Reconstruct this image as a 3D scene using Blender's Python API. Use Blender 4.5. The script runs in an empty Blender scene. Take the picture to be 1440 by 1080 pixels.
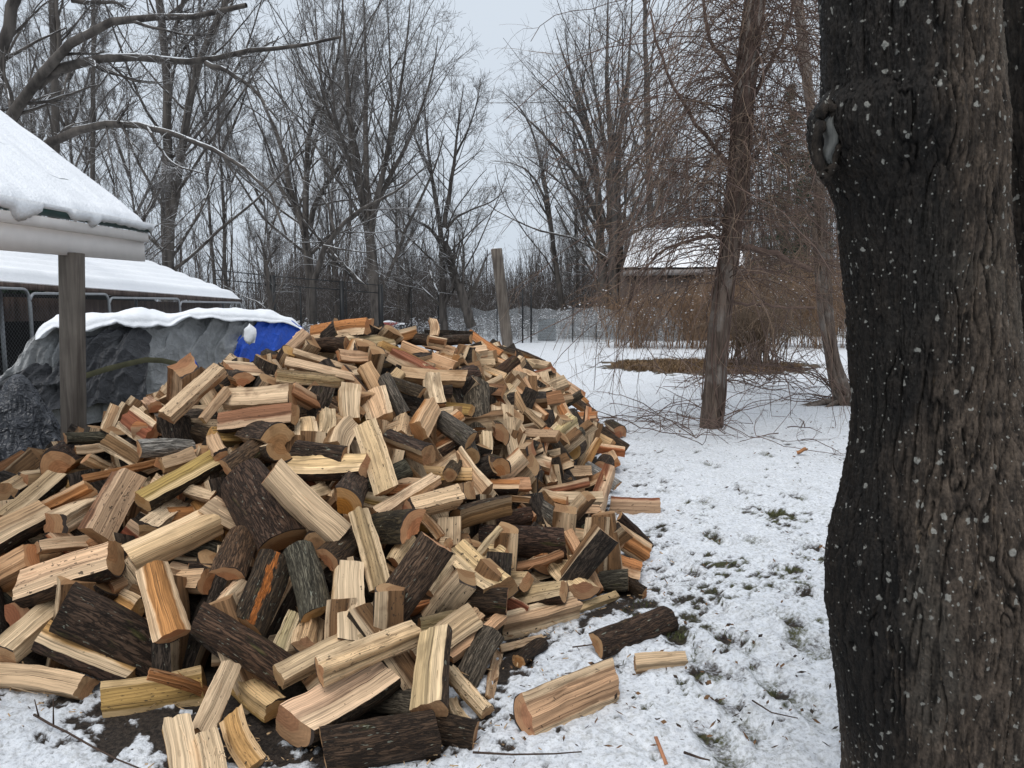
import bpy, math, random
import numpy as np
from mathutils import Matrix, Vector
random.seed(7); RNG = np.random.default_rng(7)
scene = bpy.context.scene
COL = scene.collection
R = math.radians
# ------------------------------------------------------------------ camera
F, PITCH, EYE = 1050.0, math.atan(112/1050), 1.6
CP, SP = math.cos(PITCH), math.sin(PITCH)
def ray(px, py):
    xn, yn = (px-720)/F, (540-py)/F
    return np.array([xn, CP+yn*SP, yn*CP-SP])
def P(px, py, D):
    d = ray(px, py); return d*(D/d[1])+np.array([0, 0, EYE])
def G(px, py, z=0.0):
    d = ray(px, py); return d*((EYE-z)/-d[2])+np.array([0, 0, EYE])
cam = bpy.data.cameras.new('camera'); camo = bpy.data.objects.new('camera', cam); COL.objects.link(camo)
cam.sensor_width = 36; cam.lens = F*36/1440; cam.clip_end = 1000; cam.clip_start = 0.05
camo.location = (0, 0, EYE); camo.rotation_euler = (math.pi/2-PITCH, 0, 0)
scene.camera = camo

# ------------------------------------------------------------------ noise
def _h(ix, iy, iz, seed):
    n = (ix.astype(np.int64)*374761393 + iy.astype(np.int64)*668265263 + iz.astype(np.int64)*2147483647 + seed*1274126177) & 0xffffffff
    n = ((n ^ (n >> 13))*1274126177) & 0xffffffff
    n = ((n ^ (n >> 16))*2246822519) & 0xffffffff
    return ((n ^ (n >> 15)) & 0xffffff)/float(0xffffff)
def vnoise(p, seed=0):
    p = np.asarray(p, float); i = np.floor(p); f = p-i; f = f*f*(3-2*f); i = i.astype(np.int64)
    x, y, z = i[..., 0], i[..., 1], i[..., 2]; u, v, w = f[..., 0], f[..., 1], f[..., 2]
    def c(a, b, d): return _h(x+a, y+b, z+d, seed)
    x00 = c(0,0,0)*(1-u)+c(1,0,0)*u; x10 = c(0,1,0)*(1-u)+c(1,1,0)*u
    x01 = c(0,0,1)*(1-u)+c(1,0,1)*u; x11 = c(0,1,1)*(1-u)+c(1,1,1)*u
    return ((x00*(1-v)+x10*v)*(1-w)+(x01*(1-v)+x11*v)*w)*2-1
def fbm(p, o=4, seed=0, gain=.5):
    p = np.asarray(p, float); a, s, t = 1., 0., 0.
    for k in range(o):
        s = s+a*vnoise(p*2**k+k*17.3, seed+k); t += a; a *= gain
    return s/t
def sstep(a, b, x):
    t = np.clip((x-a)/(b-a), 0, 1); return t*t*(3-2*t)

# ------------------------------------------------------------------ mesh + object helpers
def mesh(name, v, polys, mats=(), smooth=True, attrs=None, mi=None):
    """polys: list of int arrays (n,k)"""
    v = np.asarray(v, np.float32).reshape(-1, 3)
    polys = [np.asarray(p, np.int32) for p in polys if len(p)]
    me = bpy.data.meshes.new(name)
    me.vertices.add(len(v)); me.vertices.foreach_set('co', v.ravel())
    nl = sum(p.size for p in polys); npoly = sum(len(p) for p in polys)
    me.loops.add(nl); me.polygons.add(npoly)
    me.loops.foreach_set('vertex_index', np.concatenate([p.ravel() for p in polys]))
    st, s = [], 0
    for p in polys:
        st.append(np.arange(len(p))*p.shape[1]+s); s += p.size
    me.polygons.foreach_set('loop_start', np.concatenate(st).astype(np.int32))
    if smooth: me.polygons.foreach_set('use_smooth', np.ones(npoly, bool))
    if mi is not None: me.polygons.foreach_set('material_index', np.asarray(mi, np.int32))
    for k, a in (attrs or {}).items():
        a = np.asarray(a, np.float32)
        if a.ndim == 1: me.attributes.new(k, 'FLOAT', 'POINT').data.foreach_set('value', a)
        else: me.attributes.new(k, 'FLOAT_VECTOR', 'POINT').data.foreach_set('vector', a.ravel())
    for m in mats: me.materials.append(m)
    me.update(calc_edges=True); me.validate()
    return me
def link(name, data, parent=None, M=None, label=None, cat=None, group=None, kind=None):
    o = bpy.data.objects.new(name, data); COL.objects.link(o)
    if parent is not None: o.parent = parent
    if M is not None: o.matrix_basis = M
    if label: o['label'] = label
    if cat: o['category'] = cat
    if group: o['group'] = group
    if kind: o['kind'] = kind
    return o
def empty(name, loc, label, cat, group=None):
    return link(name, None, None, Matrix.Translation(Vector(loc)), label, cat, group)
def place(root):           # children are built in world coordinates: keep them where they are
    inv = root.matrix_basis.inverted()
    for o in COL.objects:
        if o.parent == root: o.matrix_basis = inv @ o.matrix_basis
class MB:
    """collects tubes, boxes and grids into one mesh"""
    def __init__(s): s.v, s.q, s.t, s.n, s.batch = [], [], [], 0, {}
    def add(s, v, quads=None, tris=None):
        v = np.asarray(v, float).reshape(-1, 3)
        if quads is not None and len(quads): s.q.append(np.asarray(quads)+s.n)
        if tris is not None and len(tris): s.t.append(np.asarray(tris)+s.n)
        s.v.append(v); s.n += len(v)
    def tubes(s, pts, rad, k):
        """pts (M,n,3), rad (M,n)"""
        pts = np.asarray(pts, float); rad = np.asarray(rad, float)
        M, n, _ = pts.shape
        if M == 0: return
        t = np.gradient(pts, axis=1); t /= np.linalg.norm(t, axis=2, keepdims=True)+1e-9
        mean = pts[:, -1]-pts[:, 0]; mean /= np.linalg.norm(mean, axis=1, keepdims=True)+1e-9
        ref = np.where(np.abs(mean[:, 2:3]) > .8, np.array([[1., 0.1, 0]]), np.array([[0, 0.1, 1.]]))[:, None, :]
        a = np.cross(t, ref); a /= np.linalg.norm(a, axis=2, keepdims=True)+1e-9
        b = np.cross(a, t)
        ang = np.arange(k)*2*math.pi/k
        ring = pts[:, :, None, :]+rad[:, :, None, None]*(np.cos(ang)[None, None, :, None]*a[:, :, None, :]+np.sin(ang)[None, None, :, None]*b[:, :, None, :])
        base = (np.arange(M)*n*k)[:, None, None]+(np.arange(n-1)*k)[None, :, None]
        j = np.arange(k)[None, None, :]; j2 = (j+1) % k
        q = np.stack([base+j, base+j2, base+k+j2, base+k+j], -1).reshape(-1, 4)
        s.add(ring.reshape(-1, 3), q[:, ::-1])
    def tube(s, pts, rad, k=8, cap=True):
        pts = np.asarray(pts, float); n = len(pts)
        rad = np.broadcast_to(np.asarray(rad, float), (n,))
        n0 = s.n
        s.tubes(pts[None], rad[None], k)
        if cap:
            for i, fl in ((0, 0), (n-1, 1)):
                ids = n0+i*k+np.arange(k); c = s.n
                s.v.append(pts[i][None]); s.n += 1
                tr = np.stack([ids, np.roll(ids, -1), np.full(k, c)], 1)
                s.t.append(tr if fl == 0 else tr[:, ::-1])
    def box(s, c, ax, ay, az):
        """centre and three half-axis vectors"""
        c, ax, ay, az = (np.asarray(x, float) for x in (c, ax, ay, az))
        v = [c+i*ax+j*ay+k*az for i in (-1, 1) for j in (-1, 1) for k in (-1, 1)]
        q = [(0,1,3,2),(4,6,7,5),(0,4,5,1),(2,3,7,6),(0,2,6,4),(1,5,7,3)]
        if np.dot(np.cross(ax, ay), az) < 0: q = [f[::-1] for f in q]
        s.add(v, q)
    def beam(s, p, q, w, h, up=(0, 0, 1)):
        p, q = np.asarray(p, float), np.asarray(q, float); d = q-p; L = np.linalg.norm(d); d /= L
        a = np.cross(d, up); a /= np.linalg.norm(a); b = np.cross(a, d)
        s.box((p+q)/2, d*L/2, a*w/2, b*h/2)
    def grid(s, g):
        g = np.asarray(g, float); n, m, _ = g.shape
        i = (np.arange(n-1)*m)[:, None]+np.arange(m-1)[None]
        s.add(g.reshape(-1, 3), np.stack([i, i+1, i+m+1, i+m], -1).reshape(-1, 4))
    def build(s, name, mats, parent=None, smooth=False, attrs=None, **kw):
        me = mesh(name, np.concatenate(s.v), [np.concatenate(x) for x in (s.q, s.t) if x], [mats] if not isinstance(mats, (list, tuple)) else mats, smooth, attrs)
        return link(name, me, parent, **kw)

# ------------------------------------------------------------------ node helpers
class NT:
    def __init__(s, name):
        s.m = bpy.data.materials.new(name); s.m.use_nodes = True
        s.t = s.m.node_tree; s.n = s.t.nodes; s.bsdf = s.n['Principled BSDF']
        s.bsdf.inputs['Roughness'].default_value = .85
        s.bsdf.inputs['Specular IOR Level'].default_value = .25
    def N(s, typ, ins=None, **props):
        nd = s.n.new(typ)
        for k, v in props.items(): setattr(nd, k, v)
        for k, v in (ins or {}).items(): s.put(nd.inputs[k], v)
        return nd
    def put(s, sock, v):
        if isinstance(v, bpy.types.NodeSocket): s.t.links.new(v, sock)
        elif isinstance(v, bpy.types.Node): s.t.links.new(v.outputs[0], sock)
        else:
            if sock.type == 'RGBA' and len(v) == 3: v = (*v, 1)
            sock.default_value = v
    def set(s, k, v): s.put(s.bsdf.inputs[k], v)
    def math(s, op, a, b=0.0, c=None, clamp=False):
        nd = s.n.new('ShaderNodeMath'); nd.operation = op; nd.use_clamp = clamp
        s.put(nd.inputs[0], a); s.put(nd.inputs[1], b)
        if c is not None: s.put(nd.inputs[2], c)
        return nd.outputs[0]
    def ss(s, x, a, b):
        nd = s.n.new('ShaderNodeMapRange'); nd.interpolation_type = 'SMOOTHSTEP'
        s.put(nd.inputs[0], x); s.put(nd.inputs[1], a); s.put(nd.inputs[2], b); return nd.outputs[0]
    def lin(s, x, a, b, c, d):
        nd = s.n.new('ShaderNodeMapRange'); s.put(nd.inputs[0], x)
        for i, v in enumerate((a, b, c, d)): s.put(nd.inputs[i+1], v)
        return nd.outputs[0]
    def mix(s, f, a, b, mode='MIX'):
        nd = s.n.new('ShaderNodeMix'); nd.data_type = 'RGBA'; nd.blend_type = mode
        s.put(nd.inputs[0], f); s.put(nd.inputs[6], a); s.put(nd.inputs[7], b); return nd.outputs[2]
    def noise(s, vec, scale, detail=4, rough=.55, dist=0.):
        nd = s.n.new('ShaderNodeTexNoise'); s.put(nd.inputs['Vector'], vec)
        nd.inputs['Scale'].default_value = scale; nd.inputs['Detail'].default_value = detail
        nd.inputs['Roughness'].default_value = rough; nd.inputs['Distortion'].default_value = dist
        return nd.outputs[0]
    def vor(s, vec, scale, feature='F1', rnd=1.0):
        nd = s.n.new('ShaderNodeTexVoronoi'); nd.feature = feature; s.put(nd.inputs['Vector'], vec)
        nd.inputs['Scale'].default_value = scale; nd.inputs['Randomness'].default_value = rnd
        return nd
    def map(s, vec, scale=(1, 1, 1), loc=(0, 0, 0)):
        nd = s.n.new('ShaderNodeMapping'); s.put(nd.inputs[0], vec)
        s.put(nd.inputs[1], loc); nd.inputs[3].default_value = scale; return nd.outputs[0]
    def attr(s, name): 
        nd = s.n.new('ShaderNodeAttribute'); nd.attribute_name = name; return nd
    def coord(s, k='Object'): return s.n.new('ShaderNodeTexCoord').outputs[k]
    def pos(s): return s.n.new('ShaderNodeNewGeometry').outputs['Position']
    def nz(s): 
        g = s.n.new('ShaderNodeNewGeometry'); x = s.n.new('ShaderNodeSeparateXYZ'); s.put(x.inputs[0], g.outputs['Normal']); return x.outputs[2]
    def bump(s, h, strength=.5, dist=.01, prev=None):
        nd = s.n.new('ShaderNodeBump'); nd.inputs['Strength'].default_value = strength; nd.inputs['Distance'].default_value = dist
        s.put(nd.inputs['Height'], h)
        if prev is not None: s.put(nd.inputs['Normal'], prev)
        return nd.outputs[0]
    def mul(s, c, f): return s.mix(1.0, c, s.comb(f), 'MULTIPLY')
    def comb(s, f):
        nd = s.n.new('ShaderNodeCombineColor'); 
        for i in range(3): s.put(nd.inputs[i], f)
        return nd.outputs[0]
    def addv(s, a, b):
        nd = s.n.new('ShaderNodeVectorMath'); nd.operation = 'ADD'; s.put(nd.inputs[0], a); s.put(nd.inputs[1], b); return nd.outputs[0]
def simple(name, col, rough=.85, var=.25, scale=8, spec=.25, bump=0., metal=0.):
    k = NT(name); n = k.noise(k.coord(), scale, 5)
    k.set('Base Color', k.mul(col, k.lin(n, .3, .7, 1-var, 1+var))); k.set('Roughness', rough)
    k.bsdf.inputs['Specular IOR Level'].default_value = spec; k.set('Metallic', metal)
    if bump: k.set('Normal', k.bump(n, bump, .01))
    return k.m
# ax,ay,bx,by : near end / far end in photo pixels, w : thickness, section, bark direction, tones, lift, label
LOGS = """
519,458,440,468,24,100,-120,od,1,orange-topped split log|crowning the highest point of the heap below the black fence post
486,485,437,486,22,150,-20,td,-1,dark barky log|wedged just under the orange-topped log at the peak
490,483,552,476,21,140,-150,pd,0,cream speckled half log|just under the peak, ringed end facing left
476,500,531,500,19,s,20,od,0,brown-orange squared log|lying level one row below the peak
533,487,592,515,19,90,-120,yd,1,yellow-brown wet wedge log|sloping down right from below the peak, its dark side down
401,508,497,532,15,s,15,pd,1,long pale plank-like log|sloping down right over the upper left shoulder
411,495,500,521,12,s,40,td,0,long tan strip log|lying directly above the long pale plank-like log
323,521,395,524,28,180,-118,pd,0,thin-topped dark bark log|with a cream flat top, right of the upright squared block
388,528,482,536,19,170,170,pd,1,pale speckled flat log|lying level under the long pale plank-like log
341,533,329,526,26,100,70,od,1,small orange log end|facing the viewer above the wide weathered brown block
388,506,376,499,18,r,0,td,0,small round log end|peeping out below the blue tarp
412,556,316,562,36,s,20,td,1,wide weathered brown block|with two stepped split faces, upper left of the heap
415,583,309,594,32,110,-110,td,1,brown grooved log with pale rim|directly beneath the wide weathered brown block
409,548,474,585,25,90,175,td,0,tan tapering wedge log|sloping down right from the wide weathered brown block
493,592,492,545,31,s,10,yd,1,upright orange and yellow slab|standing near the upper middle of the heap
537,592,524,556,42,170,175,pd,0,cream log riddled with black specks|right of the upright orange and yellow slab
533,552,512,515,25,s,25,od,1,pale orange leaning log|against the grey-barked log above the speckled one
568,582,539,530,22,170,0,og,1,ash-grey barked log|leaning down right beside the pale orange leaning log
594,552,545,536,17,120,60,pd,0,dark-topped pale slab log|right of the ash-grey barked log
566,527,654,533,25,s,25,od,1,level orange and cream log|lying across the upper right of the middle
614,572,607,530,28,s,15,pb,1,upright pale log with brown stripe|just left of the big grey bark block
588,607,608,572,33,s,35,od,2,tilted orange two-faced log|below the upright pale log with brown stripe
562,614,567,588,31,90,180,pd,0,short speckled ridge log|left of the tilted orange two-faced log
602,640,546,618,30,120,95,td,1,wide tan log with bark upper edge|sloping down right, tan sawn end at right
542,692,514,598,37,160,178,pd,3,long pale split log|standing nearly upright in the middle of the heap
472,632,491,597,38,s,30,td,1,pale and brown two-faced log|left of the long upright pale split log
457,613,460,582,23,s,20,pd,1,small upright cream and orange block|left of the upright orange and yellow slab
432,618,428,592,31,150,180,pd,0,pale cracked half log|between the crescent cut end and the small upright block
390,614,356,610,42,120,80,td,1,crescent-shaped tan cut end|curling under the brown grooved log
393,637,372,640,30,120,-60,td,0,tan cut end|tucked below the crescent-shaped one
484,642,412,634,33,140,20,td,2,round-backed brown bark log|lying level with a tan triangular end at right
516,655,408,658,36,100,-97,pd,1,long dark log with cream top|and pinkish triangular end, under the round-backed bark log
310,640,300,618,22,s,0,od,0,small orange-brown chunk|left of the big bark log group
395,762,335,668,84,170,0,td,2,widest dark bark slab|tilted down right, left of the heap's centre
322,665,378,622,44,160,10,tb,0,brown bark log with torn top|running up right behind the widest dark bark slab
670,607,667,536,41,170,0,og,1,thick grey bark block|standing upright with orange lower end, right of middle
694,570,714,542,29,140,170,pd,1,pale tilted block|just right of the thick grey bark block
722,650,712,573,22,s,15,pd,2,tall pale plank log|standing upright right of the thick grey bark block
697,601,697,574,17,s,15,od,1,upright orange chunk|between the grey bark block and the tall pale plank
705,610,686,600,26,130,120,td,1,arched brown end piece|at the foot of the upright orange chunk
752,657,722,600,15,s,20,od,1,long slim orange log|sloping down right of the tall pale plank
776,682,754,632,19,s,20,od,1,pale and orange slim log|right of the long slim orange log
764,601,739,577,11,t,20,pd,1,narrow pale slat|on the right slope above the long slim orange log
742,558,724,518,19,s,20,od,1,fanned orange plank|upper right slope below the ridge
780,555,742,537,15,s,20,td,1,long tan lath log|right slope beside the fanned orange plank
758,535,734,523,12,s,30,od,0,short orange piece|right slope above the long tan lath log
770,627,808,590,28,90,180,pb,1,cream-edged log with dark brown middle|right slope, slanting up right
803,652,771,607,14,160,0,td,2,thin black bark strip|lying across the cream-edged log
770,644,805,652,13,170,175,pd,1,white frayed slab|below the thin black bark strip
806,634,816,625,25,r,0,yd,0,round golden cut end|right of the thin black bark strip
861,626,822,604,15,s,15,yd,1,smooth yellow log|sloping down right on the right slope
806,612,819,607,17,150,0,tg,0,short grey-barked log|left of the smooth yellow log
881,633,834,600,18,160,0,od,0,long dark bark log|farthest right of the heap, pointing at the snow
872,608,858,598,20,120,90,rd,1,reddish brown broken end|above the long dark bark log at far right
864,652,857,641,18,s,10,od,0,orange square end|at the right foot of the heap
845,659,853,649,25,r,0,td,0,round black barked end|at the right foot below the smooth yellow log
868,683,824,654,17,170,0,tw,1,mottled grey-brown bark log|sloping to the snow at right foot
785,665,828,665,22,s,20,td,1,level tan log|left of the mottled grey-brown bark log
768,701,845,702,23,s,25,pd,2,pale smooth topped log|lying level near the right edge
775,719,843,717,12,t,10,pd,0,thin pale strip log|under the pale smooth topped log
858,712,928,713,25,s,-25,rd,g,reddish brown squared log|lying alone on the snow right of the heap
838,732,908,778,32,120,175,od,2,broad tan grooved log|at the right edge, sloping down right
872,728,913,768,14,160,20,td,0,dark bark ridge log|behind the broad tan grooved log
830,774,896,802,28,100,-110,od,1,broad orange-tan slab log|directly below the broad tan grooved log
840,796,907,832,20,150,-20,od,g,mossy dark bark log|at the right foot with its orange end on the snow
841,830,798,748,18,s,20,od,2,long slim orange wedge|leaning down beside the rounded cream log
806,853,868,829,15,s,25,yd,g,bright orange flat plank|lying on snow at the right foot
819,828,786,793,38,130,-130,py,2,rounded cream log with mossy bark|near the lower right, left of the slim orange wedge
795,765,675,760,46,140,-15,pd,1,long dark bark log|lying level right of centre with thin cream end edge
670,782,704,742,8,t,0,pd,3,curved white sliver|leaning across the left end of the long level bark log
710,786,680,780,27,70,-90,pd,1,pale-topped wedge with orange end|under the left part of the long level bark log
760,792,776,768,34,70,180,od,1,orange triangular wedge|standing in front of the long level bark log
718,797,792,777,12,t,10,td,3,bowed tan bar|lying across the orange triangular wedge
704,832,641,776,47,120,-115,pd,3,big wedge with cream face|and orange sawn end pointing down right
713,846,586,840,36,160,-10,rd,1,dark wet reddish bark log|lying level under the big cream-faced wedge
741,818,699,811,27,110,-103,pd,0,short dark log with white streak|right of the big cream-faced wedge
793,832,718,848,36,130,-112,pd,1,black bark log with cream top|below the rounded cream log
705,886,812,858,42,90,180,pd,g,long two-toned split log|at the lower right toe with brown upper and cream lower face
745,704,685,696,9,t,10,td,1,thin tan strip|above the log with bark top and left-facing end
640,730,714,711,31,100,110,td,1,bark-topped tan log|with its orange end facing left, right of centre
784,733,741,704,29,170,10,tg,1,grey-green bark log|sloping down right above the long level bark log
752,731,720,705,14,120,150,od,1,curved orange rib log|left of the grey-green bark log
528,724,614,672,24,s,35,pb,0,streaked pale log|running up right behind the stepped pale block
575,716,643,699,34,s,25,pd,1,stepped pale block|with two bright split faces at the centre of the heap
683,693,642,638,28,170,170,pd,2,pale speckled rounded log|sloping down right, above the bark-topped tan log
632,668,641,648,22,r,0,tb,0,brown round stub|left of the pale speckled rounded log
706,657,672,650,28,120,100,od,1,dark wedge with arched orange end|right of the pale speckled rounded log
699,684,744,681,21,s,20,od,1,square-cut tan block|below the dark wedge with arched orange end
663,642,654,613,27,r,0,tg,0,dark grey barked stub|below the thick grey bark block
683,641,683,614,19,s,20,pd,0,small upright pale block|right of the dark grey barked stub
661,620,616,588,31,160,0,tg,1,mossy black bark log|sloping down right from the tilted orange log
258,514,254,563,41,s,35,td,1,upright squared tan block|standing at the left shoulder before the tarps
234,588,311,519,27,s,30,td,2,long tan log leaning up right|against the upright squared tan block
285,591,320,549,15,s,20,td,0,narrow tan log in shadow|right of the long leaning tan log
149,606,163,571,17,150,180,pd,1,small pale stick log|standing near the wooden post
213,613,180,588,37,150,170,ry,1,reddish split log with yellow rim|right of the small pale stick log
217,573,208,565,20,s,20,rd,-1,small red-brown chunk|behind the reddish split log
92,617,194,614,18,150,10,tg,1,long grey bark log|lying level at the foot of the wooden post
198,648,149,619,26,170,175,td,2,smooth tan flat log|sloping down right in front of the wooden post
196,632,272,631,26,160,10,tw,1,whitish birch-barked log|lying level on the left shoulder
77,650,96,640,42,150,90,od,1,round orange cut end|on the left below the black plastic mound
106,634,153,628,12,s,10,od,0,short orange strip|under the long grey bark log
121,644,161,663,17,130,160,pd,0,pale short log with dark bark|above the long thin orange lath
117,673,219,651,12,t,20,od,2,long thin orange lath|lying across the left shoulder
128,685,50,724,27,120,170,od,1,log with bright orange sawn end|facing right, on the left side
6,733,80,671,34,90,-92,pd,1,long cream and bark log|rising to the right at the left edge
8,692,42,672,26,120,-105,pd,0,short dark log with cream top|at the far left edge near the black plastic
-30,768,62,722,48,120,-107,pd,2,broad cream log over dark bark|entering from the left edge
78,737,136,710,37,s,-20,pd,1,squared cream log|lying level left of the upright tan board
133,754,182,668,48,s,25,td,3,upright tan board log|leaning up right with brown left side
199,706,302,647,36,110,-102,yd,2,long yellow-topped bark log|rising right with splintered face
228,655,272,640,24,s,10,td,0,brown shaded log|above the long yellow-topped bark log
208,746,251,712,35,s,30,td,1,grooved tan block|right of the upright tan board log
184,787,309,729,50,100,175,pb,1,big pale and brown beam log|angled across the left half
52,770,126,763,22,s,30,pd,0,low pale slab|left of the upright tan board's foot
45,785,-34,826,50,s,30,od,2,wide tan-orange log|cut off by the left edge
163,785,40,828,56,120,-108,pd,3,long log with speckled cream stripe|over black bark, tan sawn end at right
25,868,72,858,46,s,10,rd,0,dark red-brown chunk|low at the left edge under the wide tan-orange log
155,830,195,815,22,s,20,od,-1,shaded orange log|below the speckled cream stripe log
193,860,160,842,36,110,150,yd,0,stubby yellow-tan wedge|left of the striped upright log
244,895,214,797,50,110,-165,od,5,cream and orange striped log|standing with round ringed cut end downwards
290,818,240,817,34,s,25,od,0,short orange and cream block|right of the striped upright log
322,806,346,746,48,130,-15,tb,2,bark log with square orange end|below the widest dark bark slab
304,863,342,820,27,s,20,pd,1,pale grooved log|under the bark log with square orange end
349,882,390,784,56,160,0,od,2,bark log streaked bright orange|in the lower middle
442,862,418,768,48,160,0,yg,2,grey-black bark log|with golden end, right of the orange-streaked one
391,915,413,861,22,160,170,pd,0,grey-white stick log|between orange-streaked bark log and small cloven one
430,908,437,868,45,100,180,pd,1,cloven log with orange end|under the grey-black bark log
478,758,382,662,48,s,25,pd,3,long pale board-like log|running diagonally down right of the widest bark slab
445,767,462,733,38,r,0,td,0,round tan cut end|under the long pale board-like log
490,706,503,680,46,110,30,ad,3,amber-brown wet cut end|propped upright in the very centre
536,828,504,718,32,100,178,pd,4,long cream ridge log|standing steep just below the amber cut end
464,788,506,752,46,160,0,rd,1,dark wet bark log|left of the long cream ridge log
581,740,528,742,48,130,40,od,2,black bark log with orange end|right of the long cream ridge log
492,908,490,798,50,s,20,pd,2,upright peppered cream log|lower middle, dotted with black specks
529,884,616,764,56,165,0,pd,3,charcoal bark log with lichen flecks|leaning up right in the lower middle
620,756,585,718,15,t,30,td,1,thin dark tan stave|right of the black bark log with orange end
630,766,615,766,20,s,10,pd,1,small white square end|at the top of the charcoal bark log
554,792,578,760,27,s,20,pd,0,pale shaded log|left of the charcoal bark log
598,832,633,784,31,s,20,pd,0,pale tan flank log|right of the charcoal bark log
222,924,88,852,72,170,5,td,2,largest black-brown bark log|lying across the lower left
5,920,106,840,50,s,40,pb,2,long grooved plank log|rising right at the lower left edge
191,946,60,892,48,120,-107,yd,2,yellow-faced log with orange-brown bark|below the largest bark log
122,966,-10,948,38,s,25,pd,g,cream log resting on snow|at the lower left corner of the heap
145,985,288,963,52,150,178,yb,g,knotty yellow half log|with a lump in the middle, at the lower left toe
208,949,290,974,15,t,20,od,2,pale-edged thin wedge|lying on top of the knotty yellow half log
282,1032,326,934,34,s,20,pd,4,tall cream board log|propped against the bark log in the lower left
402,946,276,868,50,160,10,tb,3,long brown bark log|slanting down right across the lower middle
388,998,338,953,46,s,40,yb,1,yellow mossy squared block|under the long brown bark log
262,1095,249,1020,38,s,20,yb,2,rotten yellow log|standing at the bottom edge
301,1100,288,1038,34,s,20,pb,1,pale dark-streaked log|right of the rotten yellow log at the bottom edge
359,1075,328,1008,36,160,170,yd,1,pale log with dark knot|pointing down right at the bottom
392,952,526,888,38,s,35,pb,3,long pale log with brown top side|in the lower middle, behind the twin cream log
450,945,586,889,42,90,178,pd,4,twin cream ridged log|lying in front of the pale log with brown top side
410,1022,540,946,68,110,-100,pd,3,big cream-topped bark log|with broad tan end at the bottom middle
467,1011,512,996,13,t,10,pd,1,small pale stick|poking out right of the big cream-topped bark log
600,992,515,985,38,150,10,tg,1,greenish bark log|with pale flank behind the standing dark wedge
602,1003,612,893,54,110,105,pd,4,standing wedge with pale left face|and dark knot in its sawn lower end
455,1068,615,1042,70,170,5,td,g,bottom-edge mossy bark log|largest at the bottom centre
667,1032,600,1018,48,150,10,td,g,ridged brown bark log|right of the bottom-edge mossy log
686,1002,632,944,22,s,25,pb,2,slim cream-edged stave|pointing down right onto the snow
652,1002,640,984,22,s,20,yd,g,small yellow block|under the slim cream-edged stave
656,958,694,888,38,150,5,yg,1,grey bark log with golden end|at the lower right toe
689,968,701,905,14,t,20,pd,g,upright pale splint|right of the grey bark log with golden end
632,926,708,867,21,s,25,od,2,slim tan-orange log|rising right above the grey bark log with golden end
632,895,674,864,25,s,20,tb,1,brown ragged log|above the slim tan-orange log
584,926,666,864,42,160,175,pd,1,speckled cream flat log|rising right behind the standing wedge
735,920,756,904,23,r,0,od,g,small log with orange round end|under the long two-toned split log at the toe
704,912,762,897,9,t,10,pd,1,thin pale splint|beneath the long two-toned split log
838,908,944,868,40,170,15,td,g,dark brown bark log|lying alone on the snow at lower right
893,926,964,922,27,s,40,pd,g,small pale block|lying alone on the snow next to the dark bark log
736,1014,859,962,66,150,165,pd,g,large cream-faced half log|lying alone on the snow at the bottom right
609,473,608,451,13,s,15,od,1,small orange peg|standing upright on the skyline ridge
662,477,624,479,16,160,0,td,1,black bark log on skyline|right of the small orange peg
641,494,597,484,13,s,20,od,1,tan-orange slab|below the small orange peg
645,509,694,510,13,s,20,pd,2,cream bar|upper right of the ridge above the thick grey bark block
655,500,679,486,15,s,20,od,1,bright orange log|above the cream bar
640,506,619,502,19,s,20,od,1,orange block|left of the cream bar
665,529,647,519,20,130,40,yd,1,yellow cut end|above the thick grey bark block
394,502,432,470,19,s,30,td,1,tan squared log|at the edge of the blue tarp
428,482,420,475,18,s,10,od,0,small tan stub|beside the blue tarp
300,700,270,690,20,s,20,td,-1,shaded brown piece|left of the widest bark slab
590,880,640,870,26,170,170,pd,-1,pale shaded flank|under the dark wet reddish bark log
520,760,500,790,28,s,20,rd,-1,red-brown shaded piece|under the long cream ridge log
425,700,455,690,26,s,20,pd,0,pale block end|above the round tan cut end
660,690,640,700,28,s,20,td,-1,shaded tan piece|right of the stepped pale block
225,690,245,672,24,s,20,od,0,small orange flake log|below the long yellow-topped bark log
"""
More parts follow.
